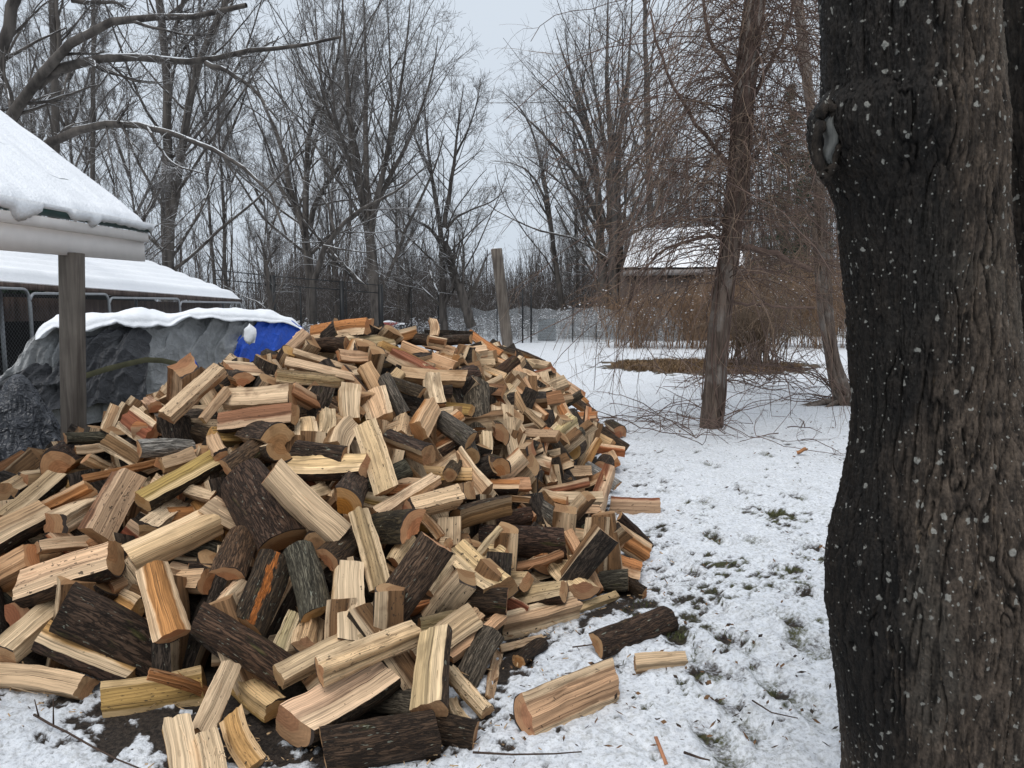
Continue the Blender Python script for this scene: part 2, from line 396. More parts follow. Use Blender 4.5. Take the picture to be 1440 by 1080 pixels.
# ------------------------------------------------------------------ firewood
def wood_materials(fixed=None, streak=False):
    k = NT('split_wood'); at = k.attr('wood'); w = at.outputs['Vector']
    oi = k.N('ShaderNodeObjectInfo'); rnd = oi.outputs['Random']; col = oi.outputs['Color']
    off = k.N('ShaderNodeCombineXYZ', {0: k.math('MULTIPLY', rnd, 37.), 1: k.math('MULTIPLY', rnd, 91.), 2: k.math('MULTIPLY', rnd, 53.)}).outputs[0]
    sx = k.N('ShaderNodeSeparateXYZ', {0: w})
    y, z = sx.outputs[1], sx.outputs[2]
    wob = k.noise(k.addv(k.map(w, (5, 1.5, 1.5)), off), 1.0, 3)
    r = k.math('ADD', k.math('SQRT', k.math('ADD', k.math('MULTIPLY', y, y), k.math('MULTIPLY', z, z))), k.lin(wob, 0, 1, -.2, .2))
    sap = k.mix(k.lin(k.math('FRACT', k.math('MULTIPLY', rnd, 7.3)), 0, 1, .35, .95), col, (.80, .60, .385))
    c = k.mix(k.ss(r, .52, .7), col, sap)
    c = k.mix(k.math('MULTIPLY', k.ss(r, .4, .5), k.ss(r, .62, .52)), c, k.mul(col, .62))        # darker heart border
    g1 = k.noise(k.addv(k.map(w, (1.3, 10, 10)), off), 1.0, 5, .65)
    g2 = k.noise(k.addv(k.map(w, (2.6, 40, 40)), off), 1.0, 4, .6)
    c = k.mul(c, k.math('MULTIPLY', k.lin(g1, .27, .73, .46, 1.32), k.lin(g2, .3, .7, .58, 1.25)))
    big = k.noise(k.addv(k.map(w, (7, 1.5, 1.5)), off), 1.0, 3)                                  # weathered, damp patches
    c = k.mix(k.math('MULTIPLY', k.ss(big, .48, .66), k.lin(k.math('FRACT', k.math('MULTIPLY', rnd, 3.7)), 0, 1, .05, .75)), c, k.mul(col, .38))
    crack = k.noise(k.addv(k.map(w, (2.2, 26, 26)), off), 1.0, 2, .4, .3)
    ck = k.ss(crack, .665, .70)
    c = k.mix(k.math('MULTIPLY', ck, .75), c, (.06, .035, .02))
    sp = k.noise(k.addv(k.map(w, (38, 9, 9)), off), 1.0, 3, .6)
    lim = k.lin(rnd, 0, 1, .61, .74)
    c = k.mix(k.math('MULTIPLY', k.ss(sp, lim, k.math('ADD', lim, .03)), .85), c, (.035, .025, .018))
    k.set('Base Color', c); k.set('Roughness', k.lin(g1, .3, .7, .95, .72))
    h = k.math('SUBTRACT', k.math('ADD', k.math('MULTIPLY', g1, .9), k.math('MULTIPLY', g2, .5)), ck)
    k.set('Normal', k.bump(h, .75, .006)); SW = k.m

    k = NT('log_bark'); w = k.attr('wood').outputs['Vector']
    oi = k.N('ShaderNodeObjectInfo'); rnd = oi.outputs['Random']; col = oi.outputs['Color']
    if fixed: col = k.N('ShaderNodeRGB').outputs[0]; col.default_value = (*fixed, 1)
    off = k.N('ShaderNodeCombineXYZ', {0: k.math('MULTIPLY', rnd, 37.), 1: k.math('MULTIPLY', rnd, 91.), 2: k.math('MULTIPLY', rnd, 53.)}).outputs[0]
    v1 = k.addv(k.map(w, (9, 6, 6)), off)
    n1 = k.noise(v1, 1.0, 6, .65); n2 = k.noise(k.addv(k.map(w, (40, 14, 14)), off), 1.0, 5, .65)
    rn = k.noise(k.addv(k.map(w, (11, 8, 8)), off), 1.0, 5, .6, .6); rd = k.math('ABSOLUTE', k.math('SUBTRACT', rn, .5))
    edge = k.ss(rd, .0, .075)
    c = k.mul(col, k.math('MULTIPLY', k.lin(n1, .3, .7, .5, 1.6), k.lin(edge, 0, 1, .35, 1.15)))
    c = k.mix(k.math('MULTIPLY', k.ss(n2, .56, .70), .55), c, k.mul(col, 2.6))
    li = k.noise(k.addv(k.map(w, (26, 7, 7)), off), 1.0, 3, .5)
    c = k.mix(k.math('MULTIPLY', k.ss(li, .67, .70), .7), c, (.30, .31, .24))
    mo = k.noise(k.addv(k.map(w, (6, 2, 2)), off), 1.0, 3, .6)
    c = k.mix(k.math('MULTIPLY', k.ss(mo, .62, .75), .6), c, (.075, .075, .02))
    if streak:
        sx = k.N('ShaderNodeSeparateXYZ', {0: w}); q = k.math('ABSOLUTE', k.math('ADD', k.math('ADD', sx.outputs[1], k.lin(k.noise(k.map(w, (9, 2, 2)), 1.0, 4, .6), 0, 1, -.55, .55)), .05))
        c = k.mix(k.math('MULTIPLY', k.ss(q, .20, .12), k.lin(n2, .35, .6, .5, 1.)), c, (.46, .14, .025))
    k.set('Base Color', c); k.set('Roughness', k.lin(n1, .3, .7, .9, .6))
    h = k.math('ADD', k.math('MULTIPLY', edge, .6), k.math('ADD', n1, k.math('MULTIPLY', n2, .5)))
    k.set('Normal', k.bump(h, 1.0, .012)); BK = k.m

    k = NT('sawn_end'); w = k.attr('wood').outputs['Vector']
    oi = k.N('ShaderNodeObjectInfo'); rnd = oi.outputs['Random']; col = oi.outputs['Color']
    sx = k.N('ShaderNodeSeparateXYZ', {0: w}); y, z = sx.outputs[1], sx.outputs[2]
    off = k.N('ShaderNodeCombineXYZ', {0: k.math('MULTIPLY', rnd, 37.), 1: k.math('MULTIPLY', rnd, 91.), 2: 0.}).outputs[0]
    r0 = k.math('SQRT', k.math('ADD', k.math('MULTIPLY', y, y), k.math('MULTIPLY', z, z)))
    wob = k.noise(k.addv(k.map(w, (0, 2, 2)), off), 1.0, 3)
    r = k.math('ADD', r0, k.lin(wob, 0, 1, -.1, .1))
    ring = k.math('SINE', k.math('MULTIPLY', r, 62.))
    saw = k.noise(k.addv(k.map(w, (0, 3, 26)), off), 1.0, 3)
    c = k.mul(col, k.math('MULTIPLY', k.lin(ring, -1, 1, .9, 1.06), k.lin(saw, .3, .7, .86, 1.12)))
    c = k.mix(k.math('MULTIPLY', k.ss(r, .55, .68), .30), c, (.50, .34, .18))
    blot = k.noise(k.addv(k.map(w, (0, 1.6, 1.6)), off), 1.0, 4, .6)
    c = k.mix(k.math('MULTIPLY', k.ss(blot, .5, .72), .6), c, k.mul(col, .45))
    ang = k.math('ARCTAN2', y, z)
    cr = k.noise(k.addv(k.N('ShaderNodeCombineXYZ', {0: k.math('MULTIPLY', ang, 3.5), 1: k.math('MULTIPLY', r0, .7), 2: 0.}).outputs[0], off), 1.0, 1)
    c = k.mix(k.math('MULTIPLY', k.ss(cr, .76, .80), .7), c, (.05, .03, .018))
    c = k.mix(k.ss(r0, .955, .975), c, (.045, .033, .026))
    k.set('Base Color', c); k.set('Normal', k.bump(k.math('ADD', saw, k.math('MULTIPLY', ring, .15)), .35, .004))
    return SW, BK, k.m
M_WOOD, M_BARK, M_END = wood_materials()
M_STREAK = wood_materials(None, True)[1]
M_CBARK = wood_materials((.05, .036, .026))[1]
HEART = dict(p=(.66,.44,.245), y=(.56,.33,.115), o=(.52,.22,.08), t=(.31,.155,.07), r=(.28,.095,.046), a=(.30,.095,.016))
BARKC = dict(d=(.060,.036,.021), b=(.088,.048,.026), g=(.120,.098,.072), w=(.34,.32,.28), y=(.10,.085,.03))
ENDC = dict(p=(.36,.185,.09), y=(.40,.22,.08), o=(.37,.16,.066), t=(.31,.155,.072), r=(.29,.115,.055), a=(.24,.085,.012))

def section(sec, rg, res=1.0):
    """closed loop of (p,q), kind per edge run: list of (points(n,2), kind). bark faces +q. unit R."""
    ne, na = max(3, int(7*res)), max(5, int(13*res))
    def edge(a, b, n=ne):
        a, b = np.array(a, float), np.array(b, float); t = np.linspace(0, 1, n)[:, None]
        nrm = np.array([-(b-a)[1], (b-a)[0]])
        off = rg.normal(0, .035)*np.sin(t*math.pi)+rg.normal(0, .02)*np.sin(t*2*math.pi)
        return a*(1-t)+b*t+nrm*off
    if sec in ('s', 't'):
        asp = rg.uniform(.6, .95) if sec == 's' else .3
        x0 = rg.uniform(.05, .3)
        c = [(-.5, x0), (.5, x0), (.5, x0+asp), (-.5, x0+asp)]
        c = [(p+rg.normal(0, .05), q+rg.normal(0, .05*asp)) for p, q in c]
        c[2] = (c[2][0]*rg.uniform(.75, 1.), c[2][1]); c[3] = (c[3][0]*rg.uniform(.75, 1.), c[3][1])
        return [(edge(c[i], c[(i+1) % 4]), 'split') for i in range(4)]
    if sec == 'r':
        a = np.linspace(0, 2*math.pi, na*2); rr = 1+.05*np.sin(2*a+rg.uniform(0, 6))+.03*np.sin(3*a+rg.uniform(0, 6))
        rr[-1] = rr[0]
        return [(np.stack([np.sin(a)*rr, np.cos(a)*rr], 1), 'bark')]
    th = R(int(sec))
    a = np.linspace(-th/2, th/2, na)
    rr = 1+.05*np.sin(2*a+rg.uniform(0, 6))+.03*np.sin(5*a+rg.uniform(0, 6))
    arc = np.stack([np.sin(a)*rr, np.cos(a)*rr], 1)
    ap = rg.uniform(.03, .12); runs = []
    if th < R(165):
        a0, a1 = (-ap*.6, ap*rg.uniform(.3, 1)), (ap*.6, ap*rg.uniform(.3, 1))
        return [(edge(a0, arc[0]), 'split'), (arc, 'bark'), (edge(arc[-1], a1), 'split'), (edge(a1, a0, 3), 'split')]
    m = (0, rg.uniform(-.05, .05))
    return [(arc, 'bark'), (edge(arc[-1], m), 'split'), (edge(m, arc[0]), 'split')]

def log_geometry(sec, beta, L, width, rg, res=1.0, mirror=False, maxdepth=.2):
    """returns parts: dict kind -> list of (verts, quads, wood); local x = long axis (x=+L/2 near end), y = screen side, z = towards viewer"""
    runs = section(sec, rg, res)
    cb, sb = math.cos(beta), math.sin(beta)
    rot = lambda a: np.stack([a[:, 0]*cb+a[:, 1]*sb, -a[:, 0]*sb+a[:, 1]*cb], 1)
    allp = np.concatenate([rot(p) for p, _ in runs])
    ext = allp[:, 0].max()-allp[:, 0].min(); dep = allp[:, 1].max()-allp[:, 1].min()
    sc = width/ext
    if dep*sc > maxdepth: dsc = maxdepth/dep
    else: dsc = sc
    cen = (allp.max(0)+allp.min(0))/2
    n = max(5, int(19*res)); xs = np.linspace(-.5, .5, n)
    taper = rg.normal(0, .10); b1, b2 = rg.normal(0, .005, 2); tw = rg.normal(0, .07)
    seed = int(rg.integers(1e6)); tilt = rg.normal(0, .11, 4)*np.array([1, 1, 1, 1])
    amp_s, amp_b = rg.uniform(.004, .009), rg.uniform(.003, .006)
    parts = {'split': MB(), 'bark': MB(), 'end0': MB(), 'end1': MB()}
    W = {k: [] for k in parts}
    ends = [[], []]; endw = [[], []]
    def pos(pq, nrm, kind):
        m = len(pq)
        x = xs[:, None]; s = 1+taper*x
        ex = np.where(np.abs(xs) > .499, 1, 0)[:, None]
        X = x*L+np.zeros((1, m))
        wd = np.stack([X, np.repeat(pq[None, :, 0], n, 0), np.repeat(pq[None, :, 1], n, 0)], -1)
        # relief
        if kind == 'split':
            d = amp_s*vnoise(wd*np.array([1.6, 7, 7])+seed, 1)+.7*amp_s*vnoise(wd*np.array([2.4, 19, 19])+seed, 2)
        else:
            d = amp_b*fbm(wd*np.array([16., 5, 5])+seed, 3, 3)
        # keep the seams closed: fade relief at run ends
        fade = np.minimum(1, np.minimum(np.arange(m), m-1-np.arange(m))/1.5)[None]
        d = d*fade
        q = (pq-0)*1.0
        rp = rot(q); rn = rot(nrm)
        y = (rp[None, :, 0]-cen[0])*sc*s+rn[None, :, 0]*d
        z = (rp[None, :, 1]-cen[1])*dsc*s+rn[None, :, 1]*d
        ca, sa = np.cos(tw*x), np.sin(tw*x); y, z = y*ca-z*sa, y*sa+z*ca
        y = y+b1*(1-4*x*x); z = z+b2*(1-4*x*x)
        k0 = np.clip(1-(x+.5)*4, 0, 1); k1 = np.clip(1-(.5-x)*4, 0, 1)
        X = X+k0*(tilt[0]*y+tilt[1]*z)+k1*(tilt[2]*y+tilt[3]*z)
        # one displacement field for the whole log, so that torn edges stay closed
        y = y+.006*vnoise(wd*np.array([5., .9, .9])+seed, 21)+.0024*vnoise(wd*np.array([17., 4, 4])+seed, 22)+.0014*vnoise(wd*np.array([45., 5, 5])+seed, 25)
        z = z+.006*vnoise(wd*np.array([5., .9, .9])+seed, 23)+.0024*vnoise(wd*np.array([17., 4, 4])+seed, 24)+.0014*vnoise(wd*np.array([45., 5, 5])+seed, 26)
        X = X+k0*.003*vnoise(wd*np.array([0, 7, 7.])+seed, 27)+k1*.003*vnoise(wd*np.array([0, 7, 7.])+seed, 28)
        if mirror: y = -y
        return np.stack([X, y, z], -1), wd
    for pq, kind in runs:
        t = np.gradient(pq, axis=0); nr = np.stack([-t[:, 1], t[:, 0]], 1); nr /= np.linalg.norm(nr, axis=1, keepdims=True)+1e-9
        if np.sum(nr*(pq-pq.mean(0)*0-np.concatenate([p for p, _ in runs]).mean(0))) < 0: nr = -nr
        g, wd = pos(pq, nr, kind)
        m = len(pq); i = (np.arange(n-1)*m)[:, None]+np.arange(m-1)[None]
        q = np.stack([i, i+1, i+m+1, i+m], -1).reshape(-1, 4)
        parts[kind].add(g.reshape(-1, 3), q); W[kind].append(wd.reshape(-1, 3))
        if kind == 'split' and res >= .7 and m > 4:                     # torn fibres standing off the split faces
            for _ in range(int(rg.integers(0, 5))):
                i0 = int(rg.integers(1, n-7)); ln = int(rg.integers(2, 6)); jj = int(rg.integers(1, m-1)); side = g[i0, jj]-g[i0, jj-1]; sl = np.linalg.norm(side)+1e-9; side = side/sl*rg.uniform(.0012, .003)
                nv = np.cross(g[i0+1, jj]-g[i0, jj], side); nv /= np.linalg.norm(nv)+1e-9; cc0 = np.concatenate([p for p, _ in runs]).mean(0)
                ce = g[i0, jj].copy(); ce[0] = 0
                if np.dot(nv, ce) < 0: nv = -nv
                A0, B0 = g[i0, jj]+nv*.001, g[i0+ln, jj]+nv*rg.uniform(.004, .016)+side*rg.normal(0, 2.5)
                parts[kind].add([A0-side, A0+side, B0+side*.4, B0-side*.4], [(0, 1, 2, 3)]); W[kind].append(np.stack([wd[i0, jj], wd[i0, jj], wd[i0+ln, jj], wd[i0+ln, jj]])*np.array([1, .9, .9]))
        for e, idx in ((0, 0), (1, n-1)):
            ends[e].append(g[idx, :-1]); endw[e].append(wd[idx, :-1])
    for e in (0, 1):
        lp = np.concatenate(ends[e]); lw = np.concatenate(endw[e]); m = len(lp)
        c, cw = lp.mean(0), lw.mean(0)
        mid, mw = c+(lp-c)*.55, cw+(lw-cw)*.55
        v = np.concatenate([lp, mid, c[None]]); ww = np.concatenate([lw, mw, cw[None]])
        j = np.arange(m); j2 = (j+1) % m
        q = np.stack([j, j2, j2+m, j+m], 1); tr = np.stack([j+m, j2+m, np.full(m, 2*m)], 1)
        parts['end%d' % e].add(v, q, tr); W['end%d' % e].append(ww)
    # outward normals
    for kk, mb in parts.items():
        if not mb.v: continue
        v = np.concatenate(mb.v)
        if kk.startswith('end'):
            want = np.array([-1., 0, 0]) if kk == 'end0' else np.array([1., 0, 0])
            f = mb.t[0][0]; nn = np.cross(v[f[1]]-v[f[0]], v[f[2]]-v[f[0]])
            flip = [np.dot(nn, want) < 0]*9
        else:
            cc = np.concatenate([np.concatenate(x.v) for x in parts.values() if x.v]).mean(0); flip = []
            for q in mb.q:
                nn = np.cross(v[q[:, 1]]-v[q[:, 0]], v[q[:, 3]]-v[q[:, 0]]); ce = v[q].mean(1)-cc; ce[:, 0] = 0
                flip.append(np.sum(nn*ce) < 0)
        mb.q = [q[:, ::-1] if f else q for q, f in zip(mb.q, flip)]
        if kk.startswith('end') and flip[0]: mb.t = [t[:, ::-1] for t in mb.t]
    return parts, W

# ---- the heap's surface as a depth field over the photograph's view, a smooth interpolation of real distances
DEPTH = np.array([(0,960,3.0),(130,960,3.0),(250,1000,2.75),(260,1075,2.6),(400,1050,2.62),(560,1075,2.6),(690,990,2.83),(730,900,3.4),(800,880,3.6),
 (905,830,4.0),(910,770,4.7),(870,690,6.1),(885,630,7.7),(835,568,11.),(830,760,4.3),(600,900,2.95),(500,800,3.2),(400,850,3.0),(200,850,3.15),(60,800,3.35),
 (500,700,3.6),(200,720,3.6),(50,700,3.8),(380,640,3.75),(270,555,4.2),(150,600,4.5),(90,625,4.35),(10,680,4.1),(360,580,4.1),(450,500,4.9),(480,460,5.3),
 (560,560,4.5),(640,580,4.6),(600,480,5.8),(640,465,7.),(700,480,8.5),(735,490,9.5),(660,520,5.8),(700,560,5.6),(760,540,7.5),(800,540,9.),(820,600,7.),
 (780,650,5.5),(700,650,4.6),(760,720,4.5),(840,650,6.5),(700,780,3.7),(-60,700,3.9),(-60,960,2.95),(-60,830,3.3)], float)
def _tps():
    X = DEPTH[:, :2]/400; y = np.log(DEPTH[:, 2]); n = len(X)
    r2 = ((X[:, None]-X[None])**2).sum(-1); K = np.where(r2 > 0, .5*r2*np.log(r2+1e-12), 0)+np.eye(n)*.004
    Pm = np.concatenate([np.ones((n, 1)), X], 1)
    A = np.block([[K, Pm], [Pm.T, np.zeros((3, 3))]]); w = np.linalg.solve(A, np.concatenate([y, np.zeros(3)]))
    def f(px, py):
        x = np.array([px, py])/400; r2 = ((X-x)**2).sum(1)
        return math.exp((.5*r2*np.log(r2+1e-12))@w[:n]+w[n]+w[n+1]*x[0]+w[n+2]*x[1])
    return f
depth_at = _tps()
E0 = np.array([0, 0, EYE])
HEAP_MB = {'split': MB(), 'bark': MB(), 'end': MB()}
NLOG = [0]
def make_log(a, b, w, sec, beta, tone, z, label, group='split firewood logs of the heap', L0=.42, res=1.0, stuff=None, rg=None, push=0.0):
    rg = rg or np.random.default_rng(int(a[0]*31+a[1]*17+b[0]*7+b[1]))
    a, b = np.array(a, float), np.array(b, float); c = (a+b)/2
    ground = z == 'g'; lift = 0 if ground else z
    D = depth_at(*c)+.03-lift*.045+push
    if ground: D = G(*c)[1]
    def Q(p, r): d = ray(*p); return E0+d*(r/np.linalg.norm(d))
    r = np.linalg.norm(P(*c, D)-E0)
    for it in range(6):
        A, B = Q(a, r), Q(b, r); l0 = np.linalg.norm(A-B)
        if l0 > .52: r *= .52/l0
    wm = w/F*r
    if l0 > .6*L0 or l0 > 1.3*wm: L = max(l0, min(L0, l0*1.16))      # lies about square to the view
    else: L = max(min(L0, .30), l0)                                   # seen end-on
    if ground:
        A, B = G(*a, .05), G(*b, .05); D = (A+B)[1]/2; l0 = np.linalg.norm(A-B); L = min(max(l0, .2), .5); u = (A-B)/l0; mid = (A+B)/2
    else:
        dl = min(math.sqrt(max(L*L-l0*l0, 0))/2, .38*L)
        # far end dips into the heap: slide the log back so that its near end stays at the surface
        A, B = Q(a, r-dl*.35), Q(b, r-dl*.35+2*dl)
        u = (A-B); L = np.linalg.norm(u); L = min(max(L, .16), .56); u /= np.linalg.norm(A-B); mid = A-u*L/2
    v = E0-mid; dist = np.linalg.norm(v); v /= dist
    f = v-u*np.dot(u, v); f /= np.linalg.norm(f)
    s = np.cross(f, u)                                        # (u, s, f) right-handed
    d2 = a-b
    ref = np.array([0, SP, CP]) if abs(d2[0]) >= abs(d2[1]) else np.array([1., 0, 0])
    mirror = np.dot(s, ref) < 0
    width = min(max(w/F*D, .035), .26)
    parts, W = log_geometry(sec, R(beta), L, width, rg, res, mirror, min(.21, max(.06, width*1.25)))
    Rm = np.stack([u, s, f], 1)
    allv = np.concatenate([np.concatenate(p.v) for p in parts.values() if p.v])
    zmin = (allv@Rm.T)[:, 2].min()+mid[2]
    if ground: mid = mid+np.array([0, 0, -zmin-.012])
    elif zmin < -.01: mid = E0+(mid-E0)*(EYE/(EYE-zmin))
    M = Matrix([[*Rm[i], mid[i]] for i in range(3)]+[[0, 0, 0, 1]])
    if stuff is not None:
        for kk, mb in parts.items():
            if not mb.v: continue
            k2 = 'end' if kk.startswith('end') else kk
            base = np.concatenate(mb.v)@Rm.T+mid
            stuff[k2][0].add(base, np.concatenate(mb.q), np.concatenate(mb.t) if mb.t else None); stuff[k2][1].append(np.concatenate(W[kk]))
        return None
    root = link('firewood_log', None, None, M, label, 'firewood', group)
    jit = lambda c, k=.16: (*np.clip(np.array(c)*(1+rg.normal(0, k*.7)+rg.normal(0, k*.25, 3)), .004, .8), 1)
    for kk, nm, mat, col in (('split', 'split_face', M_WOOD, HEART[tone[0]]), ('bark', 'bark', M_BARK, BARKC[tone[1]]), ('end0', 'sawn_end', M_END, ENDC[tone[0]]), ('end1', 'sawn_end', M_END, ENDC[tone[0]])):
        mb = parts[kk]
        if not mb.v: continue
        if kk == 'bark' and 'streaked bright orange' in label: mat = M_STREAK
        me = mesh(nm, np.concatenate(mb.v), [np.concatenate(x) for x in (mb.q, mb.t) if x], [mat], True, {'wood': np.concatenate(W[kk])})
        o = link(nm, me, root); o.color = jit(col)
    NLOG[0] += 1
    return root
HAND = []
def parse_logs():
    rows = []
    for ln in LOGS.strip().splitlines():
        if not ln.strip(): continue
        f = ln.split(',', 8); x = [float(v) for v in f[:5]]; sec = f[5]; beta = float(f[6]); tone, rest = f[7], f[8]
        zz, lab = rest.split(',', 1); zz = 'g' if zz == 'g' else int(zz)
        nick, tail = (lab.split('|')+[''])[:2]
        rows.append((x, sec, beta, tone, zz, nick.strip(), tail.strip()))
    return rows
for x, sec, beta, tone, zz, nick, tail in parse_logs():
    lab = nick+' '+tail if tail else nick
    HAND.append((np.array([(x[0]+x[2])/2, (x[1]+x[3])/2]), nick))
    make_log(x[0:2], x[2:4], x[4], sec, beta, tone, zz, lab)

# ---- further logs of the heap: the small ones of the far right slope and those showing in the gaps
POLY = [(-60,690),(0,658),(80,618),(150,580),(240,522),(310,508),(390,492),(440,462),(525,452),(560,468),(610,464),(680,472),(730,494),(770,512),(826,562),(830,578),(880,636),(866,655),(862,688),(845,705),(850,722),(905,772),(898,800),(895,826),(800,880),(715,890),(680,985),(630,1050),(560,1075),(450,1075),(380,1050),(270,1075),(235,995),(140,965),(0,955),(-60,950)]
def inside(px, py):
    c = False; j = len(POLY)-1
    for i in range(len(POLY)):
        xi, yi = POLY[i]; xj, yj = POLY[j]
        if (yi > py) != (yj > py) and px < (xj-xi)*(py-yi)/(yj-yi)+xi: c = not c
        j = i
    return c
def desc(sec, tone):
    c = dict(p='pale', y='yellowish', o='orange', t='tan', r='reddish', a='amber')[tone[0]]
    return {'s': c+' squared piece', 't': c+' thin piece', 'r': 'round barked piece'}.get(sec, ('dark barked ' if sec in ('160', '150') else c+' wedge ')+'piece')
USED = set()
def auto_label(p, d):
    o = sorted(HAND, key=lambda h: np.sum((h[0]-p)**2))
    for c, nick in o[:8]:
        dx, dy = p-c
        w = ('right of' if dx > 0 else 'left of') if abs(dx) > abs(dy) else ('below' if dy > 0 else 'above')
        for adj in ('small', 'half-hidden', 'short'):
            lab = f'{adj} {d} just {w} the {nick}'
            if lab not in USED: USED.add(lab); return lab
    return lab
def fills():
    rg = np.random.default_rng(42); pts = [h[0] for h in HAND]; far = near = 0
    # far slope
    for _ in range(9000):
        p = np.array([rg.uniform(540, 900), rg.uniform(448, 700)])
        if not inside(*p): continue
        D = depth_at(*p)
        if D < 5.0: continue
        lp = .40*F/D
        if min(np.sum((p-q)**2) for q in pts) < (lp*.27)**2: continue
        th = rg.choice([rg.normal(.6, .5), rg.normal(0, .4), rg.uniform(-1.5, 1.5)]); l = lp*rg.uniform(.75, 1.08)
        d = np.array([math.cos(th), math.sin(th)])*l/2
        a, b = (p+d, p-d) if d[1] > 0 or rg.random() < .2 else (p-d, p+d)
        if not (inside(*(p+d*.8)) and inside(*(p-d*.8))): continue
        pts.append(p); far += 1
        sec = rg.choice(['s', 's', 's', '90', '120', '160', '150', 't', 'r'], p=[.22, .18, .12, .18, .12, .06, .04, .05, .03]); tone = rg.choice(list('poooottyr'))+rg.choice(list('ddbg'))
        beta = rg.uniform(-30, 30) if sec in ('160', '150') else rg.uniform(0, 360)
        make_log(a, b, lp*rg.uniform(.16, .32), sec, beta, tone, int(rg.integers(-1, 2)), auto_label(p, desc(sec, tone)), group='split firewood logs of the heap', res=.7)
        if far >= 80: break
    # gaps of the near slope
    for _ in range(9000):
        p = np.array([rg.uniform(-30, 900), rg.uniform(470, 880)])
        if not inside(*p): continue
        D = depth_at(*p)
        if D > 5.6: continue
        lp = .40*F/D
        if min(np.sum((p-q)**2) for q in pts) < (lp*.215)**2: continue
        pts_add = p
        th = rg.choice([rg.normal(.5, .35), rg.normal(-.35, .35), rg.normal(0, .3)]); l = lp*rg.uniform(.85, 1.08)
        d = np.array([math.cos(th), math.sin(th)])*l/2
        a, b = (p+d, p-d) if d[1] > 0 or rg.random() < .2 else (p-d, p+d)
        if not (inside(*(p+d*1.25)) and inside(*(p-d*1.25))): continue
        sec = rg.choice(['s', '90', '120', '160', 'r'], p=[.5, .25, .15, .08, .02]); tone = rg.choice(list('pooottyr'))+rg.choice(list('ddbg'))
        beta = rg.uniform(-30, 30) if sec == '160' else rg.uniform(0, 360)
        make_log(a, b, lp*rg.uniform(.18, .32), sec, beta, tone, -2, auto_label(p, desc(sec, tone)), group='split firewood logs of the heap', res=.8, push=.12); pts.append(p); near += 1
        if near >= 85: break
    print('LOGS', len(HAND), far, near)
fills()
def heap_core():
    rg = np.random.default_rng(5); st = {k: (MB(), []) for k in ('split', 'bark', 'end')}; n = 0
    for layer, (push, cnt) in enumerate(((.30, 330), (.52, 240), (.85, 160))):
        k = 0
        while k < cnt:
            p = np.array([rg.uniform(-60, 900), rg.uniform(450, 1070)])
            if not inside(*p) : continue
            D = depth_at(*p)
            if rg.random() > min(1, (D/5)**1.2): continue
            q = P(*p, D+push)
            if q[2] < .05: k += 1; continue
            lp = .40*F/D; th = rg.uniform(-1.6, 1.6); d = np.array([math.cos(th), math.sin(th)])*lp*rg.uniform(.42, .52)
            if not (inside(*(p+d)) and inside(*(p-d))): k += .3; continue
            sec = rg.choice(['s', '90', '120', '160']); tone = rg.choice(list('ooottyr'))+'d'
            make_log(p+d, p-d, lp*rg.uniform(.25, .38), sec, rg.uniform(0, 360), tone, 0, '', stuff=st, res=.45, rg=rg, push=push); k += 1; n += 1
    vs, q, t, w, mi, base = [], [], [], [], [], 0
    qm, tm = [], []
    for i, kk in enumerate(('split', 'bark', 'end')):
        mb, ww = st[kk]; v = np.concatenate(mb.v); vs.append(v); w.append(np.concatenate(ww))
        qq = np.concatenate(mb.q)+base; q.append(qq); qm += [i]*len(qq)
        if mb.t: tt = np.concatenate(mb.t)+base; t.append(tt); tm += [i]*len(tt)
        base += len(v)
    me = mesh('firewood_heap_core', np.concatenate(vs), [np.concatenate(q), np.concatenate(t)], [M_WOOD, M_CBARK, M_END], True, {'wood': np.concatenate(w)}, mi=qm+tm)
    o = link('buried_firewood', me, label='shadowed mass of buried split firewood filling the inside of the heap', cat='firewood', kind='stuff'); o.color = (.24, .13, .06, 1)  # buried logs coloured darker than the rest, painting in the shade of the gaps
    print('CORE', n)
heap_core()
# ------------------------------------------------------------------ ground
TOE = np.array([G(*p)[:2] for p in [(-200,1000),(-60,985),(140,985),(300,1060),(450,1075),(600,1060),(690,1000),(730,905),(800,892),(880,832),(882,772),(842,708),(866,640),(828,575)]])
def seg_dist(xy, pl):
    d = np.full(len(xy), 1e9)
    for a, b in zip(pl[:-1], pl[1:]):
        ab = b-a; t = np.clip(((xy-a)@ab)/(ab@ab), 0, 1); d = np.minimum(d, np.linalg.norm(xy-a-t[:, None]*ab, axis=1))
    return d
FOOTP = np.concatenate([TOE, [[.1, 10.5], [-3.3, 5.6], [-4.4, 4.4], [-4.0, 3.2]]])
def in_foot(x, y):
    c = np.zeros(x.shape, bool); j = len(FOOTP)-1
    for i in range(len(FOOTP)):
        (xi, yi), (xj, yj) = FOOTP[i], FOOTP[j]
        c ^= ((yi > y) != (yj > y)) & (x < (xj-xi)*(y-yi)/(yj-yi+1e-12)+xi); j = i
    return c
BED = np.array([5.0, 19.3])
